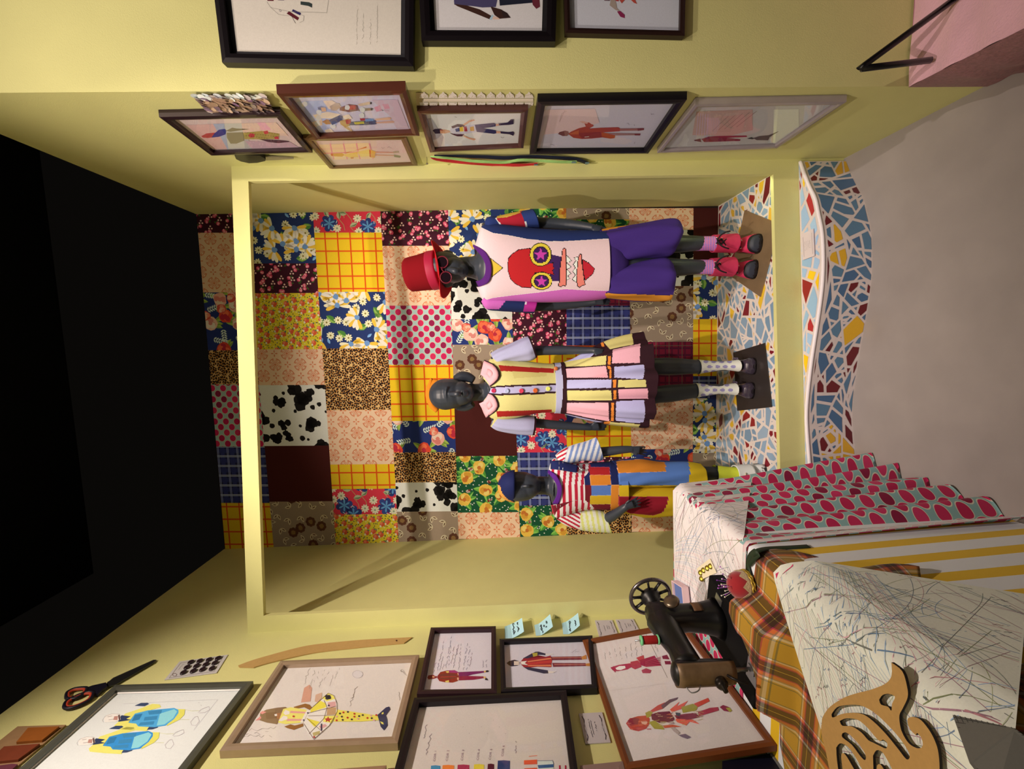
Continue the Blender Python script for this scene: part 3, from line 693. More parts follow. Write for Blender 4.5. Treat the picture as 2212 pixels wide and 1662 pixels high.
# ---- right wall
c = CR(330, 180, 5.53)
def d(A):
    figure(A, [('D0A098', c(400,500,720,488,905,705,895,790,745,798)), ('A4A4B4', c(720,486,860,482,1000,795,895,795)), ('B0A4A0', c(850,482,1060,478,1190,790,905,795)), ('DCB4A0', c(1060,480,1470,468,1620,630,1080,600)), ('E0A0A8', c(1250,470,1340,468,1420,560,1300,560)), ('C098A0', c(1100,690,1640,700,1755,772,1190,785)),
      ('B04040', c(580,632,640,600,740,590,750,640,660,655,600,650)), ('3C3A7C', c(735,600,790,555,860,545,885,565,868,612,790,640,700,650)), ('6A5848', c(880,590,1080,585,1095,685,1000,722,930,722,885,650)), ('6A5848', c(870,570,950,530,1000,540,1160,548,1060,560,930,580)), ('A88E4C', c(1080,592,1300,570,1515,602,1500,668,1095,668)), ('BC3A44', c(1140,620,1170,595,1220,610,1210,645,1160,650)), ('BC3A44', c(1320,575,1370,565,1385,600,1340,610)), ('BC3A44', c(1450,640,1500,632,1505,668,1460,668)), ('54343C', c(1270,668,1520,680,1630,692,1625,702,1500,716,1380,702))])
    for k in range(26): A.ell(*c(1100+15.5*k, 590+(k*37) % 70)[0], 1, .8, '6E5A2C', 5, n=6)
picture([(456.6,336.4),(343.6,253),(605.8,247),(675.4,330)], onright, NR, .022, .02, '241216', 'dark framed collage of a walking figure in blue and brown, highest on the right wall', d, 'CDAEA6', rough=.4, coat=.3)
c = CR(580, 180, 5.53)
def d(A):
    figure(A, [('A8A6C4', c(330,220,650,208,900,400,700,600,640,600,480,420)), ('DCBCA8', c(650,210,760,205,900,300,720,310)), ('DCC0A8', c(530,380,700,340,860,370,800,420,560,420)), ('D8B49C', c(500,470,640,430,640,500,560,520)), ('E0C4AC', c(880,390,960,370,1000,420,920,440)), ('E0C4AC', c(670,560,740,540,790,590,690,600)), ('C0A4B0', c(1230,200,1540,195,1660,500,1690,560,1540,560,1460,400)), ('C88C9C', c(1260,290,1330,260,1360,330,1290,340)), ('C88C9C', c(1360,250,1430,245,1450,300,1390,310))])
    for k in range(10): A.blob(*c(430+(k*173) % 700, 250+(k*97) % 320)[0], 6, 'CFC4C0', 1.9+.02*k, random.Random(k))
    figure(A, [('7A5444', c(585,285,640,270,700,290,695,340,640,345,600,325)), ('D0A080', c(625,290,680,290,690,335,640,340)), ('B09488', c(730,275,800,235,850,240,860,290,800,330,750,325)), ('7A4A44', c(850,290,960,250,1060,262,1080,325,960,345,850,325)), ('A83A38', c(940,270,1040,262,1040,310,960,320)), ('C8A890', c(1060,250,1200,220,1232,235,1225,250,1100,275)), ('8A7468', c(1060,310,1200,295,1248,305,1230,325,1080,335)), ('3A2C34', c(1215,225,1235,228,1230,252,1212,248)), ('3A2C34', c(1225,292,1250,300,1240,326,1220,322)),
      ('A06A3C', c(640,460,690,430,740,440,745,490,690,492)), ('4A4A6C', c(720,440,850,380,890,395,880,445,760,500)), ('B0884C', c(850,450,960,420,990,500,920,530,860,490)), ('A84038', c(920,440,980,430,985,480,930,490)), ('44405A', c(960,490,1000,460,1280,440,1290,490,1160,500,970,502)), ('B8A83C', c(1020,465,1140,455,1145,485,1030,492)), ('A03030', c(1090,420,1190,420,1190,440,1100,448)), ('7088B0', c(1150,425,1250,420,1255,450,1160,458)), ('C89A80', c(1270,425,1440,405,1470,415,1450,438,1290,445)), ('C09080', c(1280,465,1480,445,1506,460,1495,475,1300,480)), ('BC9A74', c(900,525,960,520,1005,570,985,576))])
    scrib(A, *c(1330,330)[0], *c(1440,330)[0], 4, .5, '6A6070')
picture([(683,303),(598,202.6),(876.6,195.4),(906.4,294)], onright, NR, .026, .022, '4A2216', 'brown wooden frame with two children drawn on a blue flowered ground', d, 'C2B2C0', rough=.35, coat=.5)
def d(A):
    A.poly(c(590,735,1190,712,1260,900,780,915), 'E2BC96', .5)
    for x in (735, 895, 1050, 1205): A.line(c(x,722,x+45,905), 2.4, 'DC8C94', 1)
    A.line(c(660,838,1240,815), 2.2, 'DC8C94', 1.2)
    figure(A, [('D2963C', c(745,850,790,828,880,835,910,855,880,878,760,872)), ('C8602C', c(740,845,770,835,775,868,750,868)), ('E0B45C', c(900,850,1060,820,1070,880,980,888,910,870)), ('C8702C', c(900,830,1000,815,1170,755,1170,770,1050,800,940,835)), ('E2C070', c(1060,820,1200,790,1220,870,1100,880)), ('D89C50', c(1200,790,1280,815,1270,890,1215,885)), ('C05030', c(1205,800,1218,800,1222,880,1208,880)), ('C88A74', c(1275,815,1500,822,1500,835,1275,832)), ('C88A74', c(1270,850,1500,858,1500,868,1270,866)), ('B0987C', c(1490,815,1555,808,1555,830,1495,838)), ('80785C', c(1500,852,1580,870,1570,890,1500,880)), ('C8844C', c(980,885,1020,880,1015,900,985,902))])
    scrib(A, *c(1350,765)[0], *c(1510,770)[0], 4, .5, '8A6A70')
picture([(714,366),(655,299),(876.6,296.6),(902,358)], onright, NR, .014, .02, '5A3A1E', 'narrow brown frame with a yellow figure on a checked ground, below the two children', d, 'D2B0A8', rough=.4, coat=.3)
c = CR(880, 180, 4.809)
def d(A):
    figure(A, [('A8A0A4', c(200,366,250,362,375,560,350,662,292,668)), ('1C1C34', c(262,490,285,474,350,472,355,490,345,522,290,524)), ('C8906C', c(338,482,400,482,450,495,445,510,390,522,342,520)), ('A05040', c(335,480,365,480,370,492,340,492)), ('C8BCCC', c(440,495,460,452,510,448,700,430,716,470,710,508,560,530,470,525)), ('4A2030', c(455,450,520,424,575,428,600,440,580,460,520,452,470,470)), ('4A2030', c(440,515,510,530,590,528,570,552,520,552,470,535)), ('28306C', c(495,475,540,462,545,500,505,505)), ('E0B83C', c(540,460,580,448,585,500,545,502)), ('A02838', c(585,450,615,447,625,500,592,500)), ('C89434', c(650,455,690,448,695,495,655,496)),
      ('D09878', c(575,430,640,385,690,376,702,386,650,402,595,440)), ('D09878', c(585,540,640,565,700,575,712,585,690,594,640,580,580,552)), ('26204A', c(700,432,900,412,922,425,915,448,790,468,920,490,925,520,900,526,720,505)), ('D8A080', c(918,425,955,420,955,440,918,445)), ('D8A080', c(922,498,970,498,970,520,925,520)), ('2A1A34', c(950,418,1040,408,1075,376,1105,374,1102,425,1060,432,955,438)), ('2A1A34', c(965,500,1050,508,1100,500,1112,520,1100,546,1060,530,970,522))])
    for x in (455, 470): A.line(c(x+490,412,x+495,440), .7, '8A6A70', 4)
    scrib(A, *c(970,560)[0], *c(1040,560)[0], 4, .6, '4A4450'); scrib(A, *c(490,352)[0], *c(520,360)[0], 2, .5, '4A4450')
picture([(929,329.7),(901,240),(1141,237),(1130.6,320.4)], onright, NR, .018, .021, '42201A', 'small brown frame with a youth in a cap, printed shirt and dark shorts', d, 'D6CCD4', rough=.4, coat=.3)
c = CR(1130, 190, 5.978)
def d(A):
    figure(A, [('D2B0AC', c(270,282,930,268,985,450,600,570,210,610)), ('BCA49C', c(268,282,330,280,300,500,205,800,170,820)), ('6E3A34', c(450,595,470,570,540,552,580,560,592,590,570,620,510,622)), ('8A5A50', c(530,560,585,560,585,610,540,618)), ('A03C2A', c(585,590,620,565,720,520,830,495,900,470,912,492,850,525,1000,515,1230,508,1260,530,1250,560,1030,575,1190,610,1180,650,1130,656,1020,640,880,655,760,660,650,645,600,610)),
      ('8A2C2C', c(700,580,1000,570,1020,640,760,655)), ('B85A34', c(600,590,720,545,720,600,610,600)), ('A84632', c(790,455,850,445,910,488,860,510,810,500)), ('D09C8C', c(725,432,780,430,835,445,830,465,770,455)), ('9A6058', c(1250,525,1480,522,1480,552,1250,556)), ('9A7068', c(1050,580,1440,588,1440,612,1200,615)), ('7A3430', c(1475,522,1560,520,1560,545,1480,556)), ('7A3430', c(1440,590,1518,590,1510,615,1440,614)), ('C8B4A8', c(790,632,850,625,850,634,795,640))])
    for p in ((1340,460,1380,485), (1430,485,1445,490), (350,730,400,742), (1430,715,1450,700), (1650,330,1690,345)): scrib(A, *c(p[0], p[1])[0], *c(p[2], p[3])[0], 3, .6, '7A7080')
    A.line(c(540,290,470,440), 1.2, 'C09C98', 2); A.line(c(560,300,500,330,470,430), .8, 'B89890', 2)
picture([(1144,334),(1161.8,220),(1483.8,215),(1400,332)], onright, NR, .024, .024, '0E0A0E', 'wide black frame with a figure in a dark red robe on mauve paper', d, 'C2B6BE', rough=.4)
c = CR(1400, 190, 4.608)
def d(A):
    figure(A, [('C09890', c(480,235,1040,215,1040,420,800,480,440,470)), ('B8948A', c(620,230,900,222,820,440,640,440)), ('D8D0C0', c(1250,215,1500,210,1500,400,1270,560,1245,560)), ('6C2434', c(455,520,520,505,530,540,460,526)), ('8A2440', c(530,510,600,485,720,478,980,475,985,488,780,498,920,512,915,528,700,535,560,540)), ('3A3438', c(985,505,1030,490,1060,505,1040,512)), ('4A3C48', c(1045,500,1110,480,1200,472,1300,430,1290,440,1210,490,1195,522,1080,520))])
    for k in range(5): A.line(c(640+60*k,430-10*k,800+70*k,280-12*k), .8, '8A6C66', 2)
    for k in range(5): A.line(c(480+26*k,480+3*k,500+24*k,250+3*k), 1.6, 'C4A4B4', 2)
picture([(1419.5,331),(1502,226),(1828.6,220),(1677.8,321)], onright, NR, .022, .017, '9A8680', 'silver-grey framed print with a small red figure, lowest on the right wall', d, 'C0B4B0', rough=.3, metal=.3)

# ---- near right wall
c = CR(460, 0, 4.809)
def d(A):
    figure(A, [('2E3634', c(910,14,1000,24,1032,40,1030,80,990,62,910,48)), ('5A1420', c(790,115,895,185,880,212,765,140)), ('2A2050', c(830,95,915,135,905,160,820,118)), ('5A1420', c(565,-20,630,-20,630,10,565,8)), ('3A2A50', c(670,-20,740,-20,738,4,672,2))])
    A.line(c(560,20,600,78,790,120,1182,132,1200,0), .5, '8A7C70', 2); A.line(c(600,78,680,150,790,165), .5, '8A7C70', 2); A.line(c(910,150,945,165,940,215,900,235), .5, '8A7C70', 2); A.line(c(815,165,855,240), .7, '4A3A40', 3)
    A.line(c(690,100,710,110,700,124,688,112,690,100), .5, '7A6C70', 2)
    for k, x in enumerate((1490, 1555, 1630, 1700)): scrib(A, *c(x,460-20*(k % 2))[0], *c(x+10,60+70*(k % 3))[0], 3, .5, 'A89888', 2, k)
picture([(479.8,135),(432,-260),(896,-260),(892.5,143.5)], onnear, NN, .024, .024, '140E10', 'large black framed sheet with dark cloth swatches, upper right corner of the view', d, 'DAC6B2', mat_='2E2A2C', pin=.014, rough=.35)
c = CR(880, 0, 3.456)
def d(A):
    figure(A, [('4A4060', c(340,-90,350,35,480,45,560,56,660,52,690,-90)), ('3E2018', c(348,30,372,46,618,146,638,124,540,70,440,40)), ('E0B49C', c(630,118,690,132,690,145,640,145)), ('B0C0DC', c(612,142,632,108,645,118,628,148)), ('3A1E18', c(620,48,700,70,740,95,772,132,690,140,650,112)), ('2C1A1A', c(700,72,745,96,770,130,715,128)), ('1A1C2C', c(680,-60,690,42,935,20,935,-60)), ('6A2430', c(930,-20,985,-10,990,50,962,66,935,34))])
picture([(910.4,88),(893,-260),(1210,-260),(1199.7,89.7)], onnear, NN, .026, .026, '120C0E', 'black framed drawing of a figure in a purple coat with a brown sleeve', d, 'DCCCC4', mat_='1E1A1C', pin=.012, rough=.35)
def d(A):
    figure(A, [('B03A38', c(1480,-60,1600,-60,1575,10,1560,8)), ('6A4A50', c(1460,-30,1520,-30,1510,6,1470,4)), ('A89080', c(1520,-10,1550,-10,1565,60,1590,85,1555,75,1510,40)), ('8A2448', c(1565,85,1590,82,1622,110,1622,135,1590,125)), ('B84838', c(1570,-20,1640,-20,1600,25,1590,10)), ('B84838', c(1650,-20,1690,-20,1715,30,1690,20))])
    for k in range(6): A.line(c(1470+25*k,0,1490+30*k,-30), 1, '5A6A80', 2)
picture([(1221.4,71),(1212,-260),(1486,-260),(1479,77.5)], onnear, NN, .02, .014, '24120E', 'dark brown thin framed drawing with a red strip of feathers, nearest the pink plinth', d, 'CCC2C2', rough=.4)

# ---- small things pinned to the left wall
c = CR(0, 1380, 4.254)
t = thing('scissors', 'black scissors with orange-red handle loops and long dark blades', 'scissors', onleft(235, 1490, .001))
slab('blade', c(975,415,1040,360,1410,195,1438,195,1420,215,1060,415,990,430), onleft, NL, .002, .006, mat('5A5048', .3, .8), t)
slab('blade', c(985,400,1040,372,1425,202,1410,222,1070,420,1000,440), onleft, NL, .006, .008, mat('4A443E', .3, .8), t)
slab('handle', c(780,455,850,430,975,402,985,440,940,470,900,510,870,500,850,490,820,480), onleft, NL, .002, .012, mat('14101A', .45), t)
for lo in ((610,530,620,495,680,465,760,455,800,460,780,500,720,540,660,555,615,550), (590,620,610,580,700,530,800,495,850,492,860,510,830,560,740,610,650,640,600,640)):
    P = [onleft(x, y, .009) for x, y in c(*lo)]; P = [p[:3] for p in P]; P = catm([tuple(p) for p in P]+[tuple(P[0])], 3)
    b = MB(); b.tube(P, .0055, 8, False); b.build('handle_loop', mat('14101A', .45), t, smooth=True)
    cc = sum([Vector(p) for p in P], Vector())/len(P); b = MB(); b.tube([cc+(Vector(p)-cc)*.82 for p in P], .0042, 8, False); b.build('loop_lining', mat('B03A22', .5), t, smooth=True, label='orange-red lining')
t = thing('button_card', 'small grey card with twelve dark buttons, above the two bearded men', 'card', onleft(424, 1441, .001))
slab('card', c(1510,380,1650,210,2095,148,1990,315), onleft, NL, .001, .003, mat('B8A89C', .7), t)
a = Art(lambda x, y, z: onleft(x, y, .0032+.0002*z)); a.line(c(1555,362,1660,225,2055,160,1968,300), .5, '6A5A58', 1, True); a.line([(c(1605,333)[0][0]+4.5*cos(i*.6), c(1605,333)[0][1]+3.2*sin(i*.6)) for i in range(12)], 1.2, '7A6058', 1); scrib(a, *c(1640,290)[0], *c(1690,230)[0], 3, .4, '8A7A76'); a.build('printing', t)
bt = None
for x, y in ((1755,223),(1837,212),(1922,200),(2005,187),(1720,270),(1807,258),(1892,244),(1975,230),(1687,318),(1777,304),(1862,290),(1950,280)):
    p = onleft(*c(x, y)[0], .0032)
    if bt is None: b = MB(); b.lathe([(.0002,.004),(.006,.004),(.0095,.0055),(.0108,.003),(.0106,0)], p, NL, 18); bt = b.build('button', mat('2A1A1C', .3, coat=.5), t, smooth=True); p0 = p
    else: o = bt.copy(); COL.objects.link(o); o.parent = t; o.location = p-p0
c = CR(440, 1360, 4.424)
t = thing('curved_ruler', 'long curved brown fibreboard tailor ruler above the girl drawing', 'ruler', onleft(700, 1400, .001))
R_ = catm(c(330,345,450,300,600,255,860,185,1060,145,1450,105,1700,90), 4)+c(1995,75,1915,130)+catm(c(1700,150,1500,170,1100,215,850,265,600,325,480,362), 4)+c(340,358)
slab('blade', R_, onleft, NL, .001, .005, mat('B0854C', .7, noise=.1, scale=90), t)
a = Art(lambda x, y, z: onleft(x, y, .0054+.0002*z)); X, Y = c(1843,108)[0]; a.ell(X, Y, 1.9, 1.7, '4A2818', 1); a.build('hanging_hole', t)
c = CR(0, 1500, 10.256)
t = thing('leather_organiser', 'brown leather pocket panel in the top left corner of the wall', 'panel', onleft(60, 1620, .001))
slab('backing', c(390,715,1460,680,-200,2100,-900,2100,-600,1500), onleft, NL, .001, .006, mat('8A6440', .75, noise=.15, scale=60), t)
slab('pocket', c(620,745,1310,715,930,1018,360,1062), onleft, NL, .006, .014, mat('844410', .6, noise=.2, scale=50), t)
slab('pocket', c(90,1160,880,1098,400,1448,-300,1520), onleft, NL, .006, .014, mat('6A2A12', .6, noise=.2, scale=50), t)
slab('pocket', c(-300,1620,260,1545,390,1555,-80,1980,-500,2050), onleft, NL, .006, .014, mat('5A2430', .6, noise=.2, scale=50), t)
# sticky notes
c = CR(1060, 1300, 7.373)
for k, (g, f, w, lb) in enumerate((((222,400,310,365,345,585,225,592), (497,260,530,478), ((300,420,305,545),(355,345,375,520),(425,330,440,480)), 'pale blue sticky note with three lines of handwriting, highest of the three'),
      ((695,375,760,355,800,540,720,547), (945,200,990,400), ((800,370,820,500),(845,375,850,400),(880,310,890,410)), 'pale blue sticky note in the middle of the three above the red coat drawing'),
      ((1135,345,1200,320,1245,520,1155,522), (1390,180,1420,380), ((1250,310,1270,470),(1335,300,1350,390)), 'pale blue sticky note with two words, lowest of the three'))):
    G = [onleft(x, y, .001) for x, y in c(*g)]; F = [onleft(x, y, .026) for x, y in c(*f)]; B0, C0 = G[1], G[2]
    b = MB(); b.poly(G); N_ = 8
    for i in range(N_):
        t0, t1 = i/N_, (i+1)/N_; q = lambda a_, b_, t_: a_+(b_-a_)*t_+NL*(-.008*t_*(1-t_))
        b.poly([q(B0, F[0], t0), q(B0, F[0], t1), q(C0, F[1], t1), q(C0, F[1], t0)])
    n_ = (F[0]-B0).cross(C0-B0).normalized(); n_ = n_ if n_.x > 0 else -n_
    t = thing('sticky_note', lb, 'note', sum(G, Vector())/4, 'sticky notes on the left wall'); b.build('paper', mat('A8C4CC', .8), t)
    a = Art(lambda x, y, z: hit(x, y, n_, n_.dot((B0+F[0]+F[1]+C0)/4)+.0006))
    for j, ww in enumerate(w):
        for rr in range(2): scrib(a, *c(*ww[:2])[0], *c(*ww[2:])[0], 3.2, 1.0, '1A1820', 1, j+3*rr+k, .18)
    a.build('handwriting', t)
# label cards
def card(q, lb, rows, sc=1):
    t = thing('label_card', lb, 'card', sum([onleft(x, y, .001) for x, y in q], Vector())/4, 'scroll-bordered label cards')
    slab('card', q, onleft, NL, .001, .0035, mat('BBA8A0', .75), t)
    a = Art(lambda x, y, z: onleft(x, y, .0039+.0002*z)); L = lambda u, v: tuple((q[0][d_]*(1-u)+q[1][d_]*u)*(1-v)+(q[3][d_]*(1-u)+q[2][d_]*u)*v for d_ in (0, 1))
    for u in (.13, .86):
        for sg in (0, 1):
            v0 = (.1, .9)[sg]; s_ = 1-2*sg
            a.line([L(u-.02, v0), L(u, v0+s_*.06), L(u+.03, v0+s_*.12), L(u+.015, v0+s_*.2)], 1.5*sc, '2A1C24', 1); a.line([L(u+.015, v0+s_*.2), L(u, v0+s_*.34)], .7*sc, '5A4A50', 1)
        for k in range(3): scrib(a, *L(u-.03+.03*k, .38), *L(u-.03+.03*k, .62), 2*sc, .4*sc, '8A7A7A', 1, k)
    for k, (u, v0, v1) in enumerate(rows): scrib(a, *L(u, v1), *L(u, v0), 1.7*sc, .75*sc, '4A4048', 1, k, .1)
    a.build('printing', t)
card([(1285,1340.7),(1322.4,1339.9),(1333.8,1368.3),(1294.7,1377.3)], 'small label card with scroll border beside the lowest sticky note', ((.42,.35,.7),(.58,.35,.6),(.68,.4,.62)), .6)
card([(1329.7,1339),(1368,1337.5),(1380,1360),(1341,1369)], 'small label card partly hidden behind the red thread spool', ((.42,.35,.7),(.58,.35,.6),(.68,.4,.62)), .6)
card([(1250.3,1542),(1300.5,1539),(1319,1604),(1264.8,1607.3)], 'larger label card with scroll border between the swatch sheet and the brown leaning frame', ((.34,.2,.8),(.42,.25,.72),(.58,.3,.6)))

# ---- small things on the right wall
S1 = lambda u, v, o=0: onright(*((412+160*v)*(1-u)+(455+142*v)*u, 204.5*(1-u)+251*u) if False else ((412+160*v)*(1-u)+(456+141*v)*u, 204.5*(1-u)+251*u), .004+.012*sin(pi*min(1, u*1.0))*.6+o)
t = thing('sequin_trim', 'strip of overlapping bronze and silver sequins hung on the right wall', 'trim', S1(.5, .5, -.004))
b = MB(); b.grid(lambda u, v: S1(u, v), 10, 10); b.build('backing', mat('8A6A58', .6), t)
b = MB(); rr = random.Random(4)
for i in range(13):
    for j in range(7):
        v = (i+.5)/13; u = (j+.5+.5*(i % 2))/7.6; p = S1(u, v, .004+.002*rr.random())
        cc = ['D8D0D8', 'C0A8A0', 'E0D8DC'][rr.randrange(3)] if u < .22 else ['A07860', 'B48A6C', '8A6478', 'C09878', '74585C'][rr.randrange(5)]
        n_ = (NR+Vector((rr.random()-.5, rr.random()-.5, rr.random()-.3))*.5).normalized(); q = n_.orthogonal().normalized(); w_ = n_.cross(q)
        b.poly([p+(q*cos(k*.7854)+w_*sin(k*.7854))*.0115 for k in range(8)], ap(cc))
b.build('sequins', printmat(.28, 0, coat=.6, spec=.8), t)
a = Art(lambda x, y, z: onright(x, y, .002+.0003*z)); rr = random.Random(2)
a.rect(899, 200, 915, 234, 'B09468', .5); a.rect(912, 213, 1152, 220, 'DCC4AC', .5)
for k in range(12):
    x = 916+20.6*k
    for sg, y0 in ((-1, 212), (1, 221)):
        a.poly([(x-10, y0), (x-8, y0+sg*7), (x-3, y0+sg*10), (x, y0+sg*14), (x+3, y0+sg*10), (x+8, y0+sg*7), (x+10, y0)], 'DEC8B8', 1)
        for q in range(7): a.ell(x-8+16*rr.random(), y0+sg*(1+8*rr.random()), .8, .7, 'A88E5C', 2, n=6)
o = a.build('lace_strip', None, printmat(.9, .3)); tag(o, 'cream scalloped lace strip beside the youth in the cap', 'lace')
c = CR(880, 180, 4.809)
for cc, P, lb, w0 in (('B82028', (240,765,300,792,500,815,700,832,900,845,1100,852,1250,850,1350,842), 'red zip hanging from a pin, shortest of the three', 30),
        ('9CBC6C', (240,762,400,775,650,806,850,818,1020,822,1150,800,1300,800,1450,810,1600,818,1760,818), 'pale green zip hanging between the red and the navy one', 26),
        ('141A30', (280,752,500,756,800,766,1000,776,1280,764,1500,772,1700,786,1790,800,1880,835), 'dark navy zip with metal slider, longest of the three', 34)):
    pts = catm(c(*P), 3); off = {'B82028': .014, '9CBC6C': .02, '141A30': .008}[cc]; w = w0/4.809*.5
    t = thing('zip', lb, 'zip', onright(*pts[0], .001), 'zips hanging together on the right wall'); b = MB()
    def Z(i, k, o_): x, y = pts[i]; return onright(x, y+k*w*(.45+.55*min(1, i/6)), o_+.002*sin(i*.9))
    nn = len(pts); b.add([Z(i, k, off) for i in range(nn) for k in (-1, 1)], [(2*i, 2*i+1, 2*i+3, 2*i+2) for i in range(nn-1)]); b.build('tape', mat(cc, .75), t, solid=.0015)
    b = MB(); b.tube([Z(i, 0, off+.0012) for i in range(nn)], .0014, 6); b.build('teeth', mat(cc, .4), t, smooth=True)
    e = Z(nn-2, 0, off+.003); b = MB(); b.box((e.x-.003, e.y-.005, e.z-.012), (e.x, e.y+.005, e.z+.004)); b.build('slider', mat('7A90A8', .3, .8), t)
b = MB(); p = onright(922, 339, .001); b.lathe([(.0009, 0), (.0009, .024), (.004, .024), (.0035, .028)], p, NR, 10); o = b.build('pin', mat('8A7A68', .3, .7), smooth=True); tag(o, 'metal pin holding the three zips', 'pin')
t = thing('scissors', 'small black-handled scissors hung beside the highest right-wall picture', 'scissors', onright(570, 345, .001))
slab('handle', [(507,337),(512,334),(560,336),(574,344),(573,348),(556,352),(538,353),(520,349),(510,344)], onright, NR, .004, .018, mat('0E0A0C', .4), t)
slab('blade', [(566,339),(600,340),(634,341.5),(635,343.5),(600,346),(572,347)], onright, NR, .006, .01, mat('8A7868', .3, .7), t)
# ================================================================== the three dressed mannequins
def inpoly(X, Y, P):
    r = np.zeros(X.shape, bool); n = len(P)
    for i in range(n):
        x0, y0 = P[i-1]; x1, y1 = P[i]
        if y0 == y1: continue
        cnd = ((y0 > Y) != (y1 > Y)) & (X < (x1-x0)*(Y-y0)/(y1-y0)+x0); r ^= cnd
    return r
def edged(X, Y, P):
    d = np.full(X.shape, 1e9)
    for i in range(len(P)):
        x0, y0 = P[i-1]; x1, y1 = P[i]; dx, dy = x1-x0, y1-y0; L = dx*dx+dy*dy or 1e-9
        t = np.clip(((X-x0)*dx+(Y-y0)*dy)/L, 0, 1); d = np.minimum(d, (X-x0-t*dx)**2+(Y-y0-t*dy)**2)
    return np.sqrt(d)
def npx(C):
    d = np.asarray(C)-np.array(CAMP); z = d@np.array(FW)
    return 1106-FPX*(d@np.array(UP))/z, 1662-(831+FPX*(d@np.array(RT))/z)
def paint(mb, base, plan, front=True, start=0, cut=None):
    """colour a garment by the cut and print of its cloth: plan = list of (colour, outline polygon, edge colour, edge width)"""
    V = np.array(mb.v); F = mb.f[start:]; C = np.array([V[list(f)].mean(0) for f in F]); X, Y = npx(C)
    N = np.array([np.cross(V[f[2]]-V[f[0]], V[f[3 % len(f)]]-V[f[1]]) for f in F]); ctr = C.mean(0)
    pal = [ap(base)]; idx = np.zeros(len(F), int); ok = (C[:, 1] < np.array([c_ for c_ in mb.cy])) if front and hasattr(mb, 'cy') else np.ones(len(F), bool)
    for it in plan:
        c_, P = it[0], it[1]; m_ = (P(X, Y, C) if callable(P) else inpoly(X, Y, P)) & ok
        pal.append(ap(c_)); idx[m_] = len(pal)-1
        if len(it) > 2: pal.append(ap(it[2])); idx[(edged(X, Y, P) < it[3]) & ok] = len(pal)-1
    mb.c[start:] = [pal[k] for k in idx]; mb.col = True
    if cut is not None:
        kill = (cut(X, Y, C) if callable(cut) else inpoly(X, Y, cut)) & ok; keep = [i for i in range(len(F)) if not kill[i]]
        mb.f = mb.f[:start]+[F[i] for i in keep]; cc = mb.c[start:]; mb.c = mb.c[:start]+[cc[i] for i in keep]; mm = mb.m[start:]; mb.m = mb.m[:start]+[mm[i] for i in keep]
class Man:
    """px = 2.3 mm grid of the figure's own upright plane at depth Y0"""
    def __init__(s, Y0): s.Y0 = Y0
    def P(s, x, y, dy=0): return aty(x, y, s.Y0+dy)
    def k(s, dy=0): return (s.Y0+dy)/FPX
    def dense(s, rings, n):
        R_ = [tuple(r)+(2,)*(7-len(r)) for r in rings]; return catm(R_, n)
    def loft(s, rings, n=4, nf=24, nb=12, mb=None, wave=None, cap=True):
        """ring = (x right, y right, x left, y left, dy centre, half depth, squareness)"""
        D = s.dense(rings, n); out = []; s.cyl = []
        A_ = [pi*i/nf for i in range(nf)]+[pi+pi*i/nb for i in range(nb)]
        for q, r in enumerate(D):
            A = s.P(r[0], r[1], r[4]); B = s.P(r[2], r[3], r[4]); c = (A+B)/2; h = (A-B)/2; e = 2/r[6]; ring = []
            for a in A_:
                ca, sa = cos(a), sin(a); w = wave(q/(len(D)-1), a) if wave else 0
                ring.append(c+(h+h.normalized()*w)*(abs(ca)**e*(1 if ca >= 0 else -1))+Vector((0, -(r[5]+w)*abs(sa)**e*(1 if sa >= 0 else -1), 0)))
            out.append(ring); s.cyl.append(c.y)
        mb = mb or MB(); st = len(mb.f); mb.rings(out, cap); m = len(A_)
        cy = list(getattr(mb, 'cy', [])); cy += [(s.cyl[i]+s.cyl[i+1])/2 for i in range(len(out)-1) for _ in range(m)]+([s.cyl[0], s.cyl[-1]] if cap else []); mb.cy = cy
        s.D = D; return mb
    def surf(s, D, x, y, off=.004):
        """point on the front of a lofted garment seen at x, y"""
        best = min(D, key=lambda r: abs((r[0]+r[2])/2-x)); yc = (best[1]+best[3])/2; hw = abs(best[1]-best[3])/2
        u = min(.98, abs(y-yc)/hw); e = best[6]; return s.P(x, y, best[4]-best[5]*(1-u**e)**(1/e)-off)
    def limb(s, mb, pts, n=14, flat=1.):
        Q = catm([tuple(s.P(x, y, d))+(r*s.k(d),) for x, y, r, d in pts], 4); mb.tube([q[:3] for q in Q], [q[3] for q in Q], n, flat=flat); return mb
    def ell(s, mb, x, y, hx, hy, dy, d, M=None): mb.ell(s.P(x, y, dy), (hy*s.k(dy), d, hx*s.k(dy)), 22, 14, M=M); return mb
def fuse(mb, name, m, parent, voxel=.004, it=6):
    o = mb.build(name, m, parent, recalc=True)
    md = o.modifiers.new('r', 'REMESH'); md.mode = 'VOXEL'; md.voxel_size = voxel
    ms = o.modifiers.new('s', 'SMOOTH'); ms.iterations = it; ms.factor = .5
    me = bpy.data.meshes.new_from_object(o.evaluated_get(bpy.context.evaluated_depsgraph_get()))
    o.modifiers.clear(); old = o.data; o.data = me; bpy.data.meshes.remove(old); me.name = name
    me.polygons.foreach_set('use_smooth', [True]*len(me.polygons)); return o
SKIN = mat('303238', .42, spec=.5, bump=.05, bscale=600)
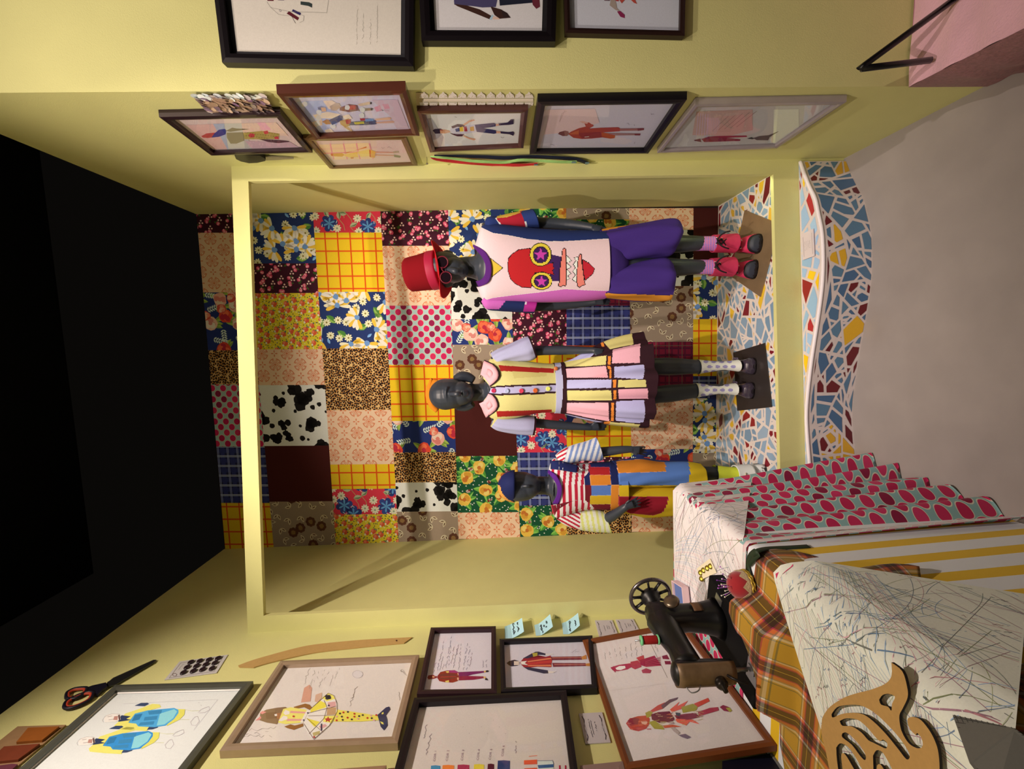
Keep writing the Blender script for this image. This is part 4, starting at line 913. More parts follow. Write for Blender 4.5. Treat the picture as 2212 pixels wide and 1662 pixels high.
def fingers(M, mb, wrist, d, side, dy0, L=36, curl=.012, spread=1.):
    """palm, four bent fingers and a thumb; d = direction on the picture plane, side = thumb side"""
    wx, wy = wrist; nx, ny = -d[1], d[0]; k = M.k(dy0)
    pts = []
    for a, w in ((0, 6.5), (.25, 8.5), (.5, 9.5)): pts.append((wx+d[0]*L*a, wy+d[1]*L*a, w, dy0))
    Q = [M.P(x, y, dd) for x, y, w, dd in pts]; mb.tube(Q, [w*k for _, _, w, _ in pts], 12, flat=.55, up=(0, 1, 0))
    for i, (o, ln) in enumerate(((-1.5, .42), (-.5, .52), (.5, .55), (1.5, .48))):
        o *= side; bx, by = wx+d[0]*L*.42+nx*o*4.6, wy+d[1]*L*.42+ny*o*4.6
        ch = []
        for t, c in ((0, 0), (.45, .25), (.8, .65), (1, 1)): ch.append(M.P(bx+d[0]*L*ln*t*1.05+nx*o*1.2*spread*t, by+d[1]*L*ln*t*1.05+ny*o*1.2*spread*t, dy0+curl*c+.003*i))
        ch = catm([tuple(p) for p in ch], 3); mb.tube(ch, [2.35*k*(1-.25*j/len(ch)) for j in range(len(ch))], 8)
    tx, ty = wx+d[0]*L*.12+nx*side*6, wy+d[1]*L*.12+ny*side*6
    ch = catm([tuple(M.P(tx+d[0]*L*.3*t+nx*side*6*t*(1.6-t), ty+d[1]*L*.3*t+ny*side*6*t*(1.6-t), dy0-.008*t)) for t in (0, .35, .7, 1)], 3); mb.tube(ch, [2.8*k*(1-.25*j/len(ch)) for j in range(len(ch))], 8)
def shoe(mb, heel, toe, w, hs, z0, n=22, start=None):
    """lofted shoe: heel and toe points on the ground, widths and heights along its length"""
    h, t = Vector(heel), Vector(toe); ax = (t-h); L = ax.length; ax.normalize(); sd = Vector((ax.y, -ax.x, 0)); rs = []
    for a, ww, hh in hs:
        c = h+ax*(L*a); ring = []
        for j in range(n):
            th_ = 2*pi*j/n; ca, sa = cos(th_), sin(th_); v = hh*(max(0, sa)**.8) if sa > 0 else 0
            ring.append(Vector((c.x, c.y, z0))+sd*(w*ww*(abs(ca)**.75)*(1 if ca >= 0 else -1))+Vector((0, 0, v)))
        rs.append(ring)
    R2 = []
    for i in range(len(rs)-1):
        for k in range(5): R2.append([a+(b-a)*(k/5) for a, b in zip(rs[i], rs[i+1])])
    R2.append(rs[-1]); mb.rings(R2, True); return mb
def plate(name, q, parent, col, **k):
    b = MB(); b.hexa([(x, y, ZP+.0012) for x, y in q], (0, 0, .006)); return b.build(name, mat(col, **k), parent, bevel=.001)

# ------------------------------------------------------------------ tall figure in the red top hat
B = Man(2.125); kc = CR(1020, 440, 7.373); k2 = CR(1220, 420, 4.424)
boy = thing('mannequin', 'tall dark grey mannequin in red top hat, monster-face shirt and purple shorts', 'mannequin', (.40, 2.14, ZP), 'dressed mannequins in the niche')
plate('base_plate', [(.643,2.244),(.50,1.965),(.187,2.09),(.331,2.371)], boy, '8A6A4C', rough=.3, metal=.35, noise=.3, scale=12)
b = MB()
B.ell(b, 956, 581, 46, 35, .02, .098); B.ell(b, 980, 584, 30, 26, -.035, .065); B.ell(b, 1000, 585, 12, 15, -.06, .035)
B.limb(b, [(966,582,5,-.085), (975,584,6,-.102), (984,586,7,-.112), (989,586,6,-.10)], 10)                                  # nose
B.limb(b, [(992,578,3,-.095), (993,586,3.5,-.105), (992,594,3,-.095)], 8); B.limb(b, [(997,580,3.2,-.088), (998,587,3.6,-.098), (997,594,3.2,-.088)], 8)   # lips
for yy in (546, 616): B.limb(b, [(958,yy,4,.02), (966,yy,6,.02), (978,yy+(2 if yy < 580 else -2),4,.015)], 8)
B.limb(b, [(975,580,20,.03), (1005,577,21,.02), (1025,578,24,.01), (1045,578,34,0)], 16)
B.loft([(1030,545,1032,612,0,.06), (1040,512,1043,640,0,.08), (1052,496,1055,650,0,.095), (1080,494,1083,652,0,.105), (1150,505,1152,645,0,.10), (1220,513,1221,640,0,.09), (1270,510,1271,640,0,.095), (1320,508,1320,637,0,.08), (1335,518,1335,627,0,.06)], 2, 20, 20, b)
B.limb(b, [(1048,500,17,0), (1075,488,15,.01), (1115,479,13.5,.02), (1165,482,12,.03), (1210,484,11.5,.02), (1250,487,9.5,-.01), (1282,492,7.5,-.04)])
B.limb(b, [(1048,648,17,.01), (1075,656,14,.03), (1115,661,13,.06), (1170,661,12,.08), (1215,658,11.5,.08), (1262,655,9,.06), (1288,652,7.5,.04)])
fingers(B, b, (1280, 491), (.93, .36), 1, -.045, 36); fingers(B, b, (1286, 652), (.99, -.1), -1, .035, 34)
for y, x1 in ((527, 0), (578, -2)): B.limb(b, [(1335,y+(10 if y < 550 else 2),30,0), (1400,y+3,25,0), (1440,y,20,-.01), (1470,y,18,-.005), (1500,y-1,16,.005), (1540,y-2,12.5,.02), (1575,y-2,12,.02)])
fuse(b, 'body', SKIN, boy, .0034, 4)
# hat
hc = B.P(950, 582, .015); up = (B.P(882, 593, .02)-hc).normalized(); up = (up+Vector((0, .13, 0))).normalized(); k = B.k()
b = MB(); b.lathe([(.088, -.008), (.091, .05), (.086, .09), (.083, .135), (.081, .155), (.072, .165), (.03, .168), (.001, .168)], hc, up, 40); b.lathe([(.06, -.006), (.088, -.007)], hc, up, 40, cap=False)
b.build('hat_crown', mat('7A1016', .95, spec=.1, bump=.3, bscale=900), boy, smooth=True)
b = MB(); s_ = up.cross(Vector((0, -1, 0))).normalized(); f_ = up.cross(s_).normalized()
def brim(t, a):
    r = .078+.060*t; c_ = cos(a); return hc+s_*(r*c_*1.0)+f_*(r*.94*sin(a))+up*(-.004+.040*t*t*c_*c_-.026*t)
b.grid(lambda u, v: brim(u, 2*pi*v), 6, 48); b.build('hat_brim', mat('B01A20', .95, spec=.1), boy, smooth=True, solid=.004)
b = MB(); b.lathe([(.0893, .002), (.0918, .012), (.0928, .042), (.0925, .046)], hc, up, 40, cap=False); b.build('hat_band', mat('A01836', .5), boy, smooth=True, solid=.002, label='shiny crimson ribbon band')
# round glasses
for nm, (x, y) in (('lens', (955.5, 566.5)), ('lens', (963.5, 599.5))):
    p = B.P(x, y, -.108); n_ = (CAMP-p); n_ = Vector((n_.x*.3, n_.y, 0)).normalized(); q = n_.cross(Vector((0, 0, 1))).normalized(); w_ = q.cross(n_)
    ring = [p+(q*cos(t)+w_*sin(t))*.0255 for t in [2*pi*i/28 for i in range(29)]]
    b = MB(); b.tube(ring, .003, 8, False); b.build('glasses_rim', mat('6A1424', .4), boy, smooth=True)
    b = MB(); b.poly([v-n_*.001 for v in ring[:-1]]); b.build('lens', mat('180A10', .2, spec=.5), boy)
b = MB(); B.limb(b, [(957,577.5,1.3,-.108), (954.5,582,1.3,-.112), (959,587.5,1.3,-.108)], 8); b.build('glasses_bridge', mat('6A1424', .4), boy, smooth=True)
# shirt
SH = [(1024,536,1028,618,.01,.062,2.2), (1030,520,1034,630,.01,.078,2.2), (1036,500,1041,646,.005,.09,2.2), (1046,487,1052,656,0,.10,2.3), (1070,485,1078,655,0,.113,2.4), (1110,490,1116,653,0,.118,2.4), (1160,496,1164,653.5,0,.115,2.5), (1220,499,1223,652.5,0,.113,2.5), (1270,500,1271,650,0,.115,2.5), (1303,501,1306,646,0,.118,2.5)]
b = B.loft(SH, 30, 230, 40, cap=False); SD = B.D
seam = kc(85,350,200,410,330,470,600,510,870,565,1200,600,1400,605,1700,590,2080,565,2300,560); seam2 = kc(60,1580,140,1555,330,1500,640,1460,1000,1420,1130,1405,1480,1360,1750,1375,2010,1385,2300,1390)
def below(ln, sg): return lambda X, Y, C: sg*(Y-np.interp(X, [p[0] for p in ln], [p[1] for p in ln])) > 0
el = lambda x, y, rx, ry: kc(*[v for i in range(36) for v in (x+rx*cos(i*pi/18), y+ry*sin(i*pi/18))])
star = lambda x, y, r: kc(*[v for i in range(10) for v in (x+(r if i % 2 == 0 else r*.42)*sin(i*pi/5), y-(r if i % 2 == 0 else r*.42)*cos(i*pi/5))])
K = '180C12'; nk = CR(850, 480, 8.31)(1430,400,1560,460,1660,550,1740,700,1760,850,1740,1000,1680,1100,1530,1165,1300,1165,1250,800,1300,400)
bands = [('1E2C5C', below(seam, -1)), ('C862AA', below(seam2, 1)), ('E8D0D0', lambda X, Y, C: edge1(X, Y)),
 ('D0A838', kc(290,870,490,1025,310,1170), K, .7), ('B81E22', kc(565,960,580,870,640,800,740,735,920,712,1000,900,1150,960,1260,950,1295,935,1285,990,1310,1030,1280,1060,1305,1140,1240,1120,1000,1100,940,1340,800,1335,690,1280,610,1200,575,1080), K, .7),
 ('3A1C50', kc(1255,810,1430,850,1400,1230,1280,1240,1240,1180,1235,1125,1305,1140,1280,1060,1310,1030,1285,990,1295,935,1230,955,1200,980)),
 ('D8BA3A', el(1090,812,172,185), K, .8), ('38184A', el(1090,815,120,130), K, .6), ('C03A94', star(1090,815,108)), ('D8BA3A', el(1105,1232,168,141), K, .8), ('38184A', el(1105,1238,117,100), K, .6), ('C03A94', star(1105,1240,98)),
 ('E0D8D0', kc(1495,815,1585,910,1510,950,1580,1010,1510,1045,1575,1115,1520,1155,1555,1190,1500,1225), K, .6), ('E0D8D0', kc(1700,850,1620,860,1655,910,1605,965,1645,1020,1600,1080,1645,1140,1590,1210,1665,1260), K, .6),
 ('B81E2C', kc(1755,890,1850,940,1950,1040,1920,1120,1800,1225,1770,1100), K, .7), ('E07866', kc(1440,730,1470,705,1490,730,1500,1290,1480,1315,1450,1300,1420,1325,1365,1310,1385,1260,1395,1050), K, .8), ('E07866', kc(1690,870,1715,800,1745,810,1750,960,1790,1250,1800,1290,1745,1310,1710,1340,1675,1310,1660,1150), K, .8)]
def edge1(X, Y):
    r = np.zeros(X.shape, bool)
    for ln in (seam, seam2): r |= abs(Y-np.interp(X, [p[0] for p in ln], [p[1] for p in ln])) < .45
    return r
paint(b, 'E0BAB6', bands, cut=nk); b.build('shirt', printmat(.9, .1), boy, smooth=True)
def strip(M, outer, inner, sd, off0, off1):
    o_, i_ = catm(outer, 4), catm(inner, 4); b = MB(); n = min(len(o_), len(i_)); m = 6
    b.add([M.surf(sd, o_[i][0]+(i_[i][0]-o_[i][0])*j/m, o_[i][1]+(i_[i][1]-o_[i][1])*j/m, off0+(off1-off0)*j/m) for j in range(m+1) for i in range(n)], [(j*n+i, j*n+i+1, j*n+n+i+1, j*n+n+i) for j in range(m) for i in range(n-1)]); return b
n8 = CR(850, 480, 8.31)
b = strip(B, n8(1430,400,1560,460,1660,550,1740,700,1762,850,1740,1000,1680,1100,1530,1165), n8(1425,440,1500,520,1585,620,1640,730,1656,840,1630,970,1560,1040,1480,1060), SD, .006, .004); b.build('collar', mat('4E1460', .85), boy, smooth=True, solid=.004, label='purple ribbed collar')
for sg, rg, cols in ((1, [(1046,487,1062,512,0,.05), (1052,472,1075,500,0,.058), (1075,469,1095,497,.005,.062), (1110,461,1125,497,.01,.064), (1148,454,1165,494,.02,.066)], [('1E2C5C', None), ('A81C2C', kc(375,235,770,100,870,420,520,430)), ('2A3A70', kc(770,90,960,60,1090,420,880,430)), ('DCD0D4', kc(365,230,380,228,525,415,505,425)), ('DCD0D4', kc(765,150,785,145,900,410,880,415)), ('D0A040', kc(385,236,550,222,770,150,770,120,400,200))]),
      (-1, [(1052,640,1040,652,0,.045), (1066,640,1052,668,.01,.055), (1090,640,1080,672,.02,.06), (1120,645,1115,674,.03,.06), (1160,650,1153,677,.04,.062)], [('1A2650', None), ('C860A8', kc(60,1500,540,1540,430,1680,100,1680)), ('B02A80', kc(850,1560,1080,1560,1000,1720,820,1720)), ('DCD0D4', kc(835,1600,850,1560,870,1570,850,1610))])):
    b = B.loft(rg, 12, 70, 20, cap=False); paint(b, cols[0][0], cols[1:]); b.build('sleeve', printmat(.9, .1), boy, smooth=True, solid=.002)
# baggy shorts
b = MB()
for rg in ([(1290,499,1290,600,0,.10,2.3), (1312,497,1320,581,0,.10,2.3), (1355,489,1358,569,-.005,.10,2.2), (1400,481,1405,561,-.01,.10,2.2), (1435,477,1437,557,-.012,.10,2.2), (1455,479,1448,550,-.012,.095,2.2), (1466,490,1450,545,-.01,.08,2.2)], [(1290,545,1290,645,0,.10,2.3), (1318,578,1312,645,0,.10,2.3), (1355,570,1355,648,-.005,.10,2.2), (1400,562,1405,649,-.01,.10,2.2), (1430,560,1432,650,-.012,.10,2.2), (1443,566,1443,649,-.012,.09,2.2)]):
    B.loft(rg, 10, 60, 20, b, wave=lambda t, a: .004*sin(5*a+7*t)+.002*sin(9*a-5*t), cap=False)
B.loft([(1287,500,1287,644,0,.112,2.3), (1305,499,1305,644,0,.111,2.3), (1322,505,1325,640,0,.10,2.3), (1345,540,1345,610,0,.075,2), (1356,560,1356,580,0,.03,2)], 6, 60, 20, b, cap=False)
paint(b, '40266E', [('D0842A', lambda X, Y, C: Y > np.interp(X, [1306, 1355, 1433], [632, 634.7, 637])), ('D0842A', [(1290,470),(1300,500),(1312,498),(1365,486),(1368,476)]), ('301A58', lambda X, Y, C: (abs(Y-np.interp(X, [1306, 1355, 1433], [632, 634.7, 637])) < .6))]); b.build('shorts', printmat(.9, .25, 300), boy, smooth=True, solid=.003)
# socks and boots
bootm = printmat(.55, .2, 300, spec=.4)
for y0, y1, xa, xb, tx, ty in ((510,543,1491,1545,1648,525), (560.5,594,1489,1540,1638,583)):
    b = B.loft([(xa-1,y0,xa,y1,.005,.04), (xa+12,y0+.5,xa+12,y1-1,.01,.037), (xb-15,y0+1,xb-15,y1-1.5,.015,.034), (xb+4,y0,xb+4,y1,.02,.036)], 16, 50, 20, cap=False)
    paint(b, 'D87AA8', [('A878C0', lambda X, Y, C: np.sin((X-xa)*2*pi/5.4) > .1), ('A890C4', lambda X, Y, C: X < xa+9)]); b.build('sock', printmat(.95, .1), boy, smooth=True)
    toe = atz(tx, ty, ZP+.0072); toe = toe+Vector((0, 0, 0)); ank = B.P((xa+xb)/2, (y0+y1)/2, .02); heel = Vector((ank.x, ank.y+.075, toe.z)); z0 = toe.z
    b = MB(); shoe(b, heel, toe, .046, [(0,.35,.05), (.03,.62,.09), (.12,.75,.105), (.3,.72,.115), (.45,.82,.10), (.6,.98,.078), (.75,1.03,.064), (.88,.92,.056), (.96,.66,.042), (1,.3,.02)], z0, 30)
    zb = z0
    paint(b, 'C02C4C', [('16121A', lambda X, Y, C: (C[:, 2] < z0+.017)), ('18141A', lambda X, Y, C: ((C-np.array(heel))@np.array((toe-heel).normalized())) > (toe-heel).length*.79), ('30303A', lambda X, Y, C: (((C-np.array(heel))@np.array((toe-heel).normalized())) > (toe-heel).length*.90) & (C[:, 2] > z0+.017))], front=False); b.build('boot', bootm, boy, smooth=True)
    b = B.loft([(xb-6,y0-1,xb-5,y1+1.5,.022,.045), (xb+6,y0-2,xb+7,y1+2,.024,.047), (xb+28,y0-3,xb+28,y1+2,.024,.052), (xb+42,y0-4,xb+42,y1+3,.02,.055)], 6, 20, 14, cap=False); b.build('boot_shaft', mat('B42848', .7, noise=.2, scale=40), boy, smooth=True, solid=.004)
    axd = (toe-heel).normalized(); sdv = Vector((axd.y, -axd.x, 0)); Lf = (toe-heel).length
    lace, eye = MB(), MB(); pv = [Vector((ank.x, ank.y-.05, ank.z-.045+.0)), Vector(heel)+axd*(Lf*.66)+Vector((0, 0, .078))]
    for j in range(6):
        t = j/5; c_ = pv[0]+(pv[1]-pv[0])*t; w_ = .014+.004*t; nrm = Vector((0, -.6, .8)); a_, d_ = c_+sdv*w_, c_-sdv*w_
        for e_ in (a_, d_): eye.ell(e_+nrm*.004, (.0035, .0035, .0035), 8, 6)
        if j < 5: n2 = pv[0]+(pv[1]-pv[0])*(t+.2); lace.tube([a_+nrm*.006, (a_+n2-sdv*w_)/2+nrm*.011, n2-sdv*w_+nrm*.006], .0032, 6); lace.tube([d_+nrm*.006, (d_+n2+sdv*w_)/2+nrm*.010, n2+sdv*w_+nrm*.006], .0032, 6)
    bow = pv[0]+Vector((0, -.012, .004))
    for sg in (-1, 1): lace.tube(catm([tuple(bow), tuple(bow+sdv*sg*.02+Vector((0, -.01, -.008))), tuple(bow+sdv*sg*.034+Vector((0, -.012, -.03))), tuple(bow+sdv*sg*.04+Vector((0, -.008, -.055)))], 3), .0034, 6)
    lace.build('laces', mat('1C1018', .8), boy, smooth=True); eye.build('eyelets', mat('E8D8C0', .35, .3), boy, smooth=True)

# ------------------------------------------------------------------ middle figure in the pleated dress
G = Man(2.126); g3 = CR(880, 700, 4.424); g6 = CR(1160, 620, 5.53); g9 = CR(900, 760, 9.217)
girl = thing('mannequin', 'bald dark grey mannequin in yellow, pink and lilac pleated dress with pink collar', 'mannequin', (-.21, 2.14, ZP), 'dressed mannequins in the niche')
plate('base_plate', [(-.09,2.319),(-.037,2.044),(-.34,1.975),(-.404,2.264)], girl, '3A302C', rough=.3, metal=.3)
b = MB()
G.ell(b, 963, 852, 36, 34, .0, .095); G.ell(b, 972, 851, 40, 33, -.01, .088); G.ell(b, 997, 850, 26, 26, -.035, .06); G.ell(b, 1012, 850, 12, 14, -.062, .03)
G.limb(b, [(968,851,4,-.085), (978,851.5,5,-.105), (988,851.5,6,-.118), (993,851,5,-.105)], 10)
G.limb(b, [(966,836,4,-.085), (963,845,3.5,-.095), (963,857,3.5,-.095), (966,867,4,-.083)], 8)
G.limb(b, [(1002,843,3,-.092), (1002,850,3.6,-.102), (1002,857,3,-.092)], 8); G.limb(b, [(1006,844,3,-.09), (1007,850,3.4,-.097), (1006,856,3,-.09)], 8)
G.limb(b, [(982,821,8,.02), (995,815,12,.03), (1010,815,11,.03), (1024,822,8,.025)], 12); G.limb(b, [(985,878,8,.02), (998,879,10,.03), (1010,878,10,.03), (1022,872,8,.02)], 12)
G.limb(b, [(1000,850,20,.02), (1030,848,19,.015), (1050,847,22,.01), (1066,844,32,0)], 16)
G.loft([(1050,815,1052,878,0,.05), (1062,782,1065,902,0,.07), (1085,780,1088,900,0,.085), (1130,790,1130,890,0,.09), (1190,795,1190,882,0,.075), (1250,780,1250,892,0,.09), (1300,778,1300,892,0,.09), (1312,790,1312,885,0,.08)], 2, 20, 20, b)
G.limb(b, [(1066,785,15,0), (1090,774,13.5,0), (1125,764,12,.005), (1165,758,10.5,.005), (1220,757,10,-.02), (1262,757,8,-.05), (1284,757,7,-.07)])
G.limb(b, [(1066,894,15,0), (1090,904,13.5,0), (1125,910,12,.02), (1165,915,10.5,.03), (1220,920,9.5,.03), (1262,923,7.5,.02), (1276,924,7,.02)])
fingers(G, b, (1283, 757), (.95, .3), 1, -.078, 38); fingers(G, b, (1276, 924), (.98, -.12), -1, .015, 36)
for Q in ([(1300,808,28,0), (1350,796,24,0), (1392,793,20,-.01), (1420,792,19,-.012), (1450,792,19.5,.004), (1505,792.5,15.5,.012), (1560,791,11,.02), (1590,790,11,.02)], [(1300,862,28,0), (1350,860,24,0), (1392,857,20.5,-.01), (1420,853,19,-.012), (1450,850,19.5,.004), (1505,844,15.5,.012), (1560,841,11,.02), (1586,841,11,.02)]): G.limb(b, Q)
fuse(b, 'body', SKIN, girl, .0034, 4)
b = MB(); G.limb(b, [(932,818,3,.085), (929,835,6,.09), (929,852,7,.09), (933,875,7,.088), (945,888,5,.085)], 12); b.ell(G.P(940, 852, .085), (.078, .012, .05)); b.build('cap', mat('D87A18', .85), girl, smooth=True, label='orange pleated cap behind the head')
BD = [(1044,806,1046,884,.005,.05,2.2), (1052,785,1054,897,.003,.068,2.2), (1062,774,1066,906,0,.082,2.2), (1080,772,1084,908,0,.094,2.3), (1105,777,1108,904,0,.102,2.3), (1140,781,1142,896,0,.10,2.3), (1175,785,1175,891,0,.09,2.3), (1198,786,1199,891,0,.085,2.3)]
b = G.loft(BD, 26, 150, 30, cap=False); GD = G.D
neck = g9(1265,470,1350,560,1460,690,1480,740,1430,850,1330,980,1250,1030,1150,1000,1150,500)
paint(b, 'D2BE76', [('A01E18', g3(870,395,1100,410,1400,428,1400,468,1100,460,890,450)), ('A01E18', g3(850,835,1100,830,1380,818,1380,842,1120,878,860,890)), ('2E1018', g3(780,600,900,590,1420,568,1420,662,1200,675,850,685,780,660)), ('B4A6BE', g3(780,615,900,605,1420,586,1420,645,1200,655,850,668,780,660)),
    ('6E5A30', g3(1070,345,1120,350,1060,362)), ('C9B26A', g3(1000,450,1330,470,1330,500,1020,520))], cut=neck); b.build('bodice', printmat(.85, .25, 260), girl, smooth=True)
for lo, cc in ((g9(1350,165,1410,190,1520,240,1600,310,1650,400,1660,480,1630,560,1560,630,1465,700,1440,640,1380,560,1330,500,1270,460,1300,340,1330,220), 0), (g9(1440,820,1520,850,1590,930,1630,1020,1640,1090,1600,1170,1530,1230,1460,1280,1390,1330,1340,1230,1300,1130,1245,1030,1330,990,1390,920), 1)):
    cx, cy = sum(p[0] for p in lo)/len(lo), sum(p[1] for p in lo)/len(lo)
    for nm, f, off, col in (('collar_trim', 1.0, .006, '3A1E26'), ('collar', .93, .009, 'E8A0A0')):
        pr = [((x-cx)*f+cx-(1.4 if f < 1 else 0), (y-cy)*f+cy) for x, y in lo]; b = MB(); rs = []
        for s_ in (0, .35, .7, 1): rs.append([G.surf(GD, cx+(x-cx)*s_, cy+(y-cy)*s_, off+.004*(1-s_)) for x, y in pr])
        b.rings(rs[1:], False); b.add(rs[1]+[rs[0][0]], [(i, (i+1) % len(pr), len(pr)) for i in range(len(pr))]); b.build(nm, mat(col, .85), girl, smooth=True, solid=.003)
for x, y, col in ((825,637,'C02E50'), (950,641,'B4B0D0'), (1090,640,'CC3A50'), (1223,636,'C85A28'), (1345,620,'D8D068')):
    X, Y = g3(x, y)[0]; p = G.surf(GD, X, Y, .003); b = MB(); b.lathe([(.0001,.0025), (.004,.0025), (.009,.0045), (.0112,.003), (.0108,0)], p, (0,-1,.05), 20); b.build('button', mat(col, .35, coat=.4), girl, smooth=True)
b = G.loft([(1195,785,1197,892,0,.089,2.3), (1206,784.5,1208,892.5,0,.091,2.3), (1217,783,1219,894,0,.093,2.3)], 10, 80, 30, cap=False); paint(b, '2E1018', [('B4AABE', lambda X, Y, C: (X > 1198+3*(1-((Y-838)/54)**2)) & (X < 1211+5*(1-((Y-838)/54)**2)))]); b.build('belt', printmat(.8, .1), girl, smooth=True, solid=.003)
p = G.surf(GD, *g3(1420,427)[0], .012); b = MB(); b.lathe([(.0001,.0025), (.009,.004), (.0105,0)], p, (0,-1,0), 18); b.build('belt_button', mat('C86A38', .35), girl, smooth=True)
SK = [(1214,785,1216,893,0,.088,2.2), (1240,776,1242,899,-.005,.112,2.2), (1270,760,1272,905,-.01,.14,2.2), (1305,744,1306,911,-.012,.165,2.2), (1345,733,1346,915,-.015,.185,2.2), (1386,727,1389,917,-.015,.20,2.2)]
b = G.loft(SK, 34, 240, 50, cap=False, wave=lambda t, a: .017*t**.8*(sin(9*a+.6)+.35*sin(19*a)))
paint(b, '2C0F18', [('B0A4C0', g6(240,905,460,812,700,785,640,845,310,905)), ('CDB970', g6(290,960,310,905,640,845,830,822,822,932,560,950)), ('DE9C9E', g6(290,985,822,945,852,1088,315,1085,300,1030)), ('AEA2BE', g6(310,1113,890,1108,885,1205,325,1217)), ('CDB970', g6(320,1240,885,1235,895,1358,318,1355)), ('E09EA2', g6(300,1385,855,1385,860,1602,700,1580,285,1490)), ('B0A4C0', g6(270,1500,690,1592,800,1612,500,1620)),
   ('CDB970', g6(790,655,1130,540,1155,690,870,748)), ('E09EA4', g6(905,752,1235,680,1225,908,895,915)), ('B0A4C0', g6(920,955,1275,930,1285,1000,1268,1105,925,1085)), ('CDB970', g6(972,1114,1298,1105,1305,1200,968,1200)), ('DE98A0', g6(968,1225,1325,1210,1325,1336,978,1335)), ('AEA2C0', g6(945,1368,1280,1350,1295,1490,1275,1612,1200,1628,940,1600)), ('CDB970', g6(870,1612,1230,1640,1210,1690,840,1660)),
   ('D87A2C', g6(755,665,785,655,810,715,778,718)), ('D87A2C', g6(850,830,882,828,880,930,845,930)), ('D87A2C', g6(838,945,872,945,890,980,850,982)), ('D87A2C', g6(865,988,890,985,890,1092,865,1092)), ('D87A2C', g6(908,1112,945,1112,945,1202,908,1202)), ('D87A2C', g6(914,1232,945,1230,950,1342,914,1345)), ('D87A2C', g6(888,1388,920,1385,918,1600,884,1600)), ('D87A2C', g6(800,1612,880,1602,862,1640,800,1640))])
b.build('skirt', printmat(.85, .25, 260), girl, smooth=True, solid=.003)
for rg in ([(1060,764,1074,792,0,.05), (1078,754,1096,784,0,.056), (1108,741,1122,781,0,.062), (1130,731,1146,780,0,.066), (1143,727,1160,772,0,.06)], [(1072,890,1060,920,0,.048), (1088,896,1075,929,.005,.055), (1120,898,1108,936,.012,.06), (1142,899,1136,939,.018,.062), (1158,901,1153,940,.022,.056)]):
    b = G.loft(rg, 14, 60, 24, cap=False, wave=lambda t, a: .002*sin(7*a+3*t)); tot = len(b.f); nn = 84
    paint(b, 'B2A8BE', [('D2BE76', lambda X, Y, C: (X < np.interp(Y, [760, 790, 860, 895, 930], [1058, 1090, 1090, 1090, 1064])-8))]); b.c = [ap('2E1018') if i > tot-5*nn else c_ for i, c_ in enumerate(b.c)]
    b.build('puff_sleeve', printmat(.85, .25, 260), girl, smooth=True, solid=.002)
for (xa, y0, y1, xb), (tx, ty) in (((1507,777.5,809,1588), (1635,792)), ((1501,828,860,1582), (1631,846))):
    b = G.loft([(xa,y0-1,xa+1,y1,.012,.042), (xa+14,y0+1,xa+14,y1-3,.014,.038), (xa+50,y0+3,xa+50,y1-8,.02,.03), (xa+70,y0+2,xa+70,y1-8,.02,.031), (xb+6,y0,xb+6,y1-6,.018,.036)], 12, 60, 20, cap=False); rd = random.Random(int(y0)); spots = []
    for i in range(4):
        for j in range(3): spots.append((xa+18+17*i+(8 if j % 2 else 0), y0+4+11*j))
    paint(b, 'E2D6D8', [('D8CCA4', lambda X, Y, C: X < xa+9)]+[('9A8CB0', [(x+5.5*cos(q*.52), y+3.6*sin(q*.52)) for q in range(12)]) for x, y in spots]); b.build('sock', printmat(.95, .1), girl, smooth=True)
    toe = atz(tx, ty, ZP+.0072); ank = G.P(xb-4, (y0+y1)/2-2, .02); heel = Vector((ank.x, ank.y+.06, toe.z)); z0 = toe.z; axd = (toe-heel).normalized(); sdv = Vector((axd.y, -axd.x, 0)); Lf = (toe-heel).length; hn = np.array(heel)
    b = MB(); shoe(b, heel, toe, .042, [(0,.4,.045), (.04,.66,.07), (.15,.76,.082), (.32,.74,.082), (.45,.82,.072), (.6,.96,.06), (.75,1.04,.054), (.88,.96,.050), (.96,.72,.04), (1,.34,.02)], z0, 34)
    u_ = lambda C: ((C-hn)@np.array(axd))/Lf; v_ = lambda C: (C-hn)@np.array(sdv)
    paint(b, '3A2E38', [('DCCCC4', lambda X, Y, C: (u_(C) > .2) & (u_(C) < .66-6*np.abs(v_(C))) & (C[:, 2] > z0+.052)), ('3A2E38', lambda X, Y, C: np.abs(v_(C)) < .004), ('3A2E38', lambda X, Y, C: (np.abs(u_(C)-.42) < .045)), ('241C22', lambda X, Y, C: C[:, 2] < z0+.01)], front=False); b.build('buckle_shoe', printmat(.22, 0, coat=.4, spec=.6), girl, smooth=True)
    bw = heel+axd*Lf*.42+sdv*.034*(-1)+Vector((0, 0, .07)); b = MB()
    for sg in (-1, 1): b.ell(bw+Vector((.004, sg*.011, .003)), (.007, .011, .005))
    b.build('shoe_bow', mat('4A3C48', .4), girl, smooth=True)

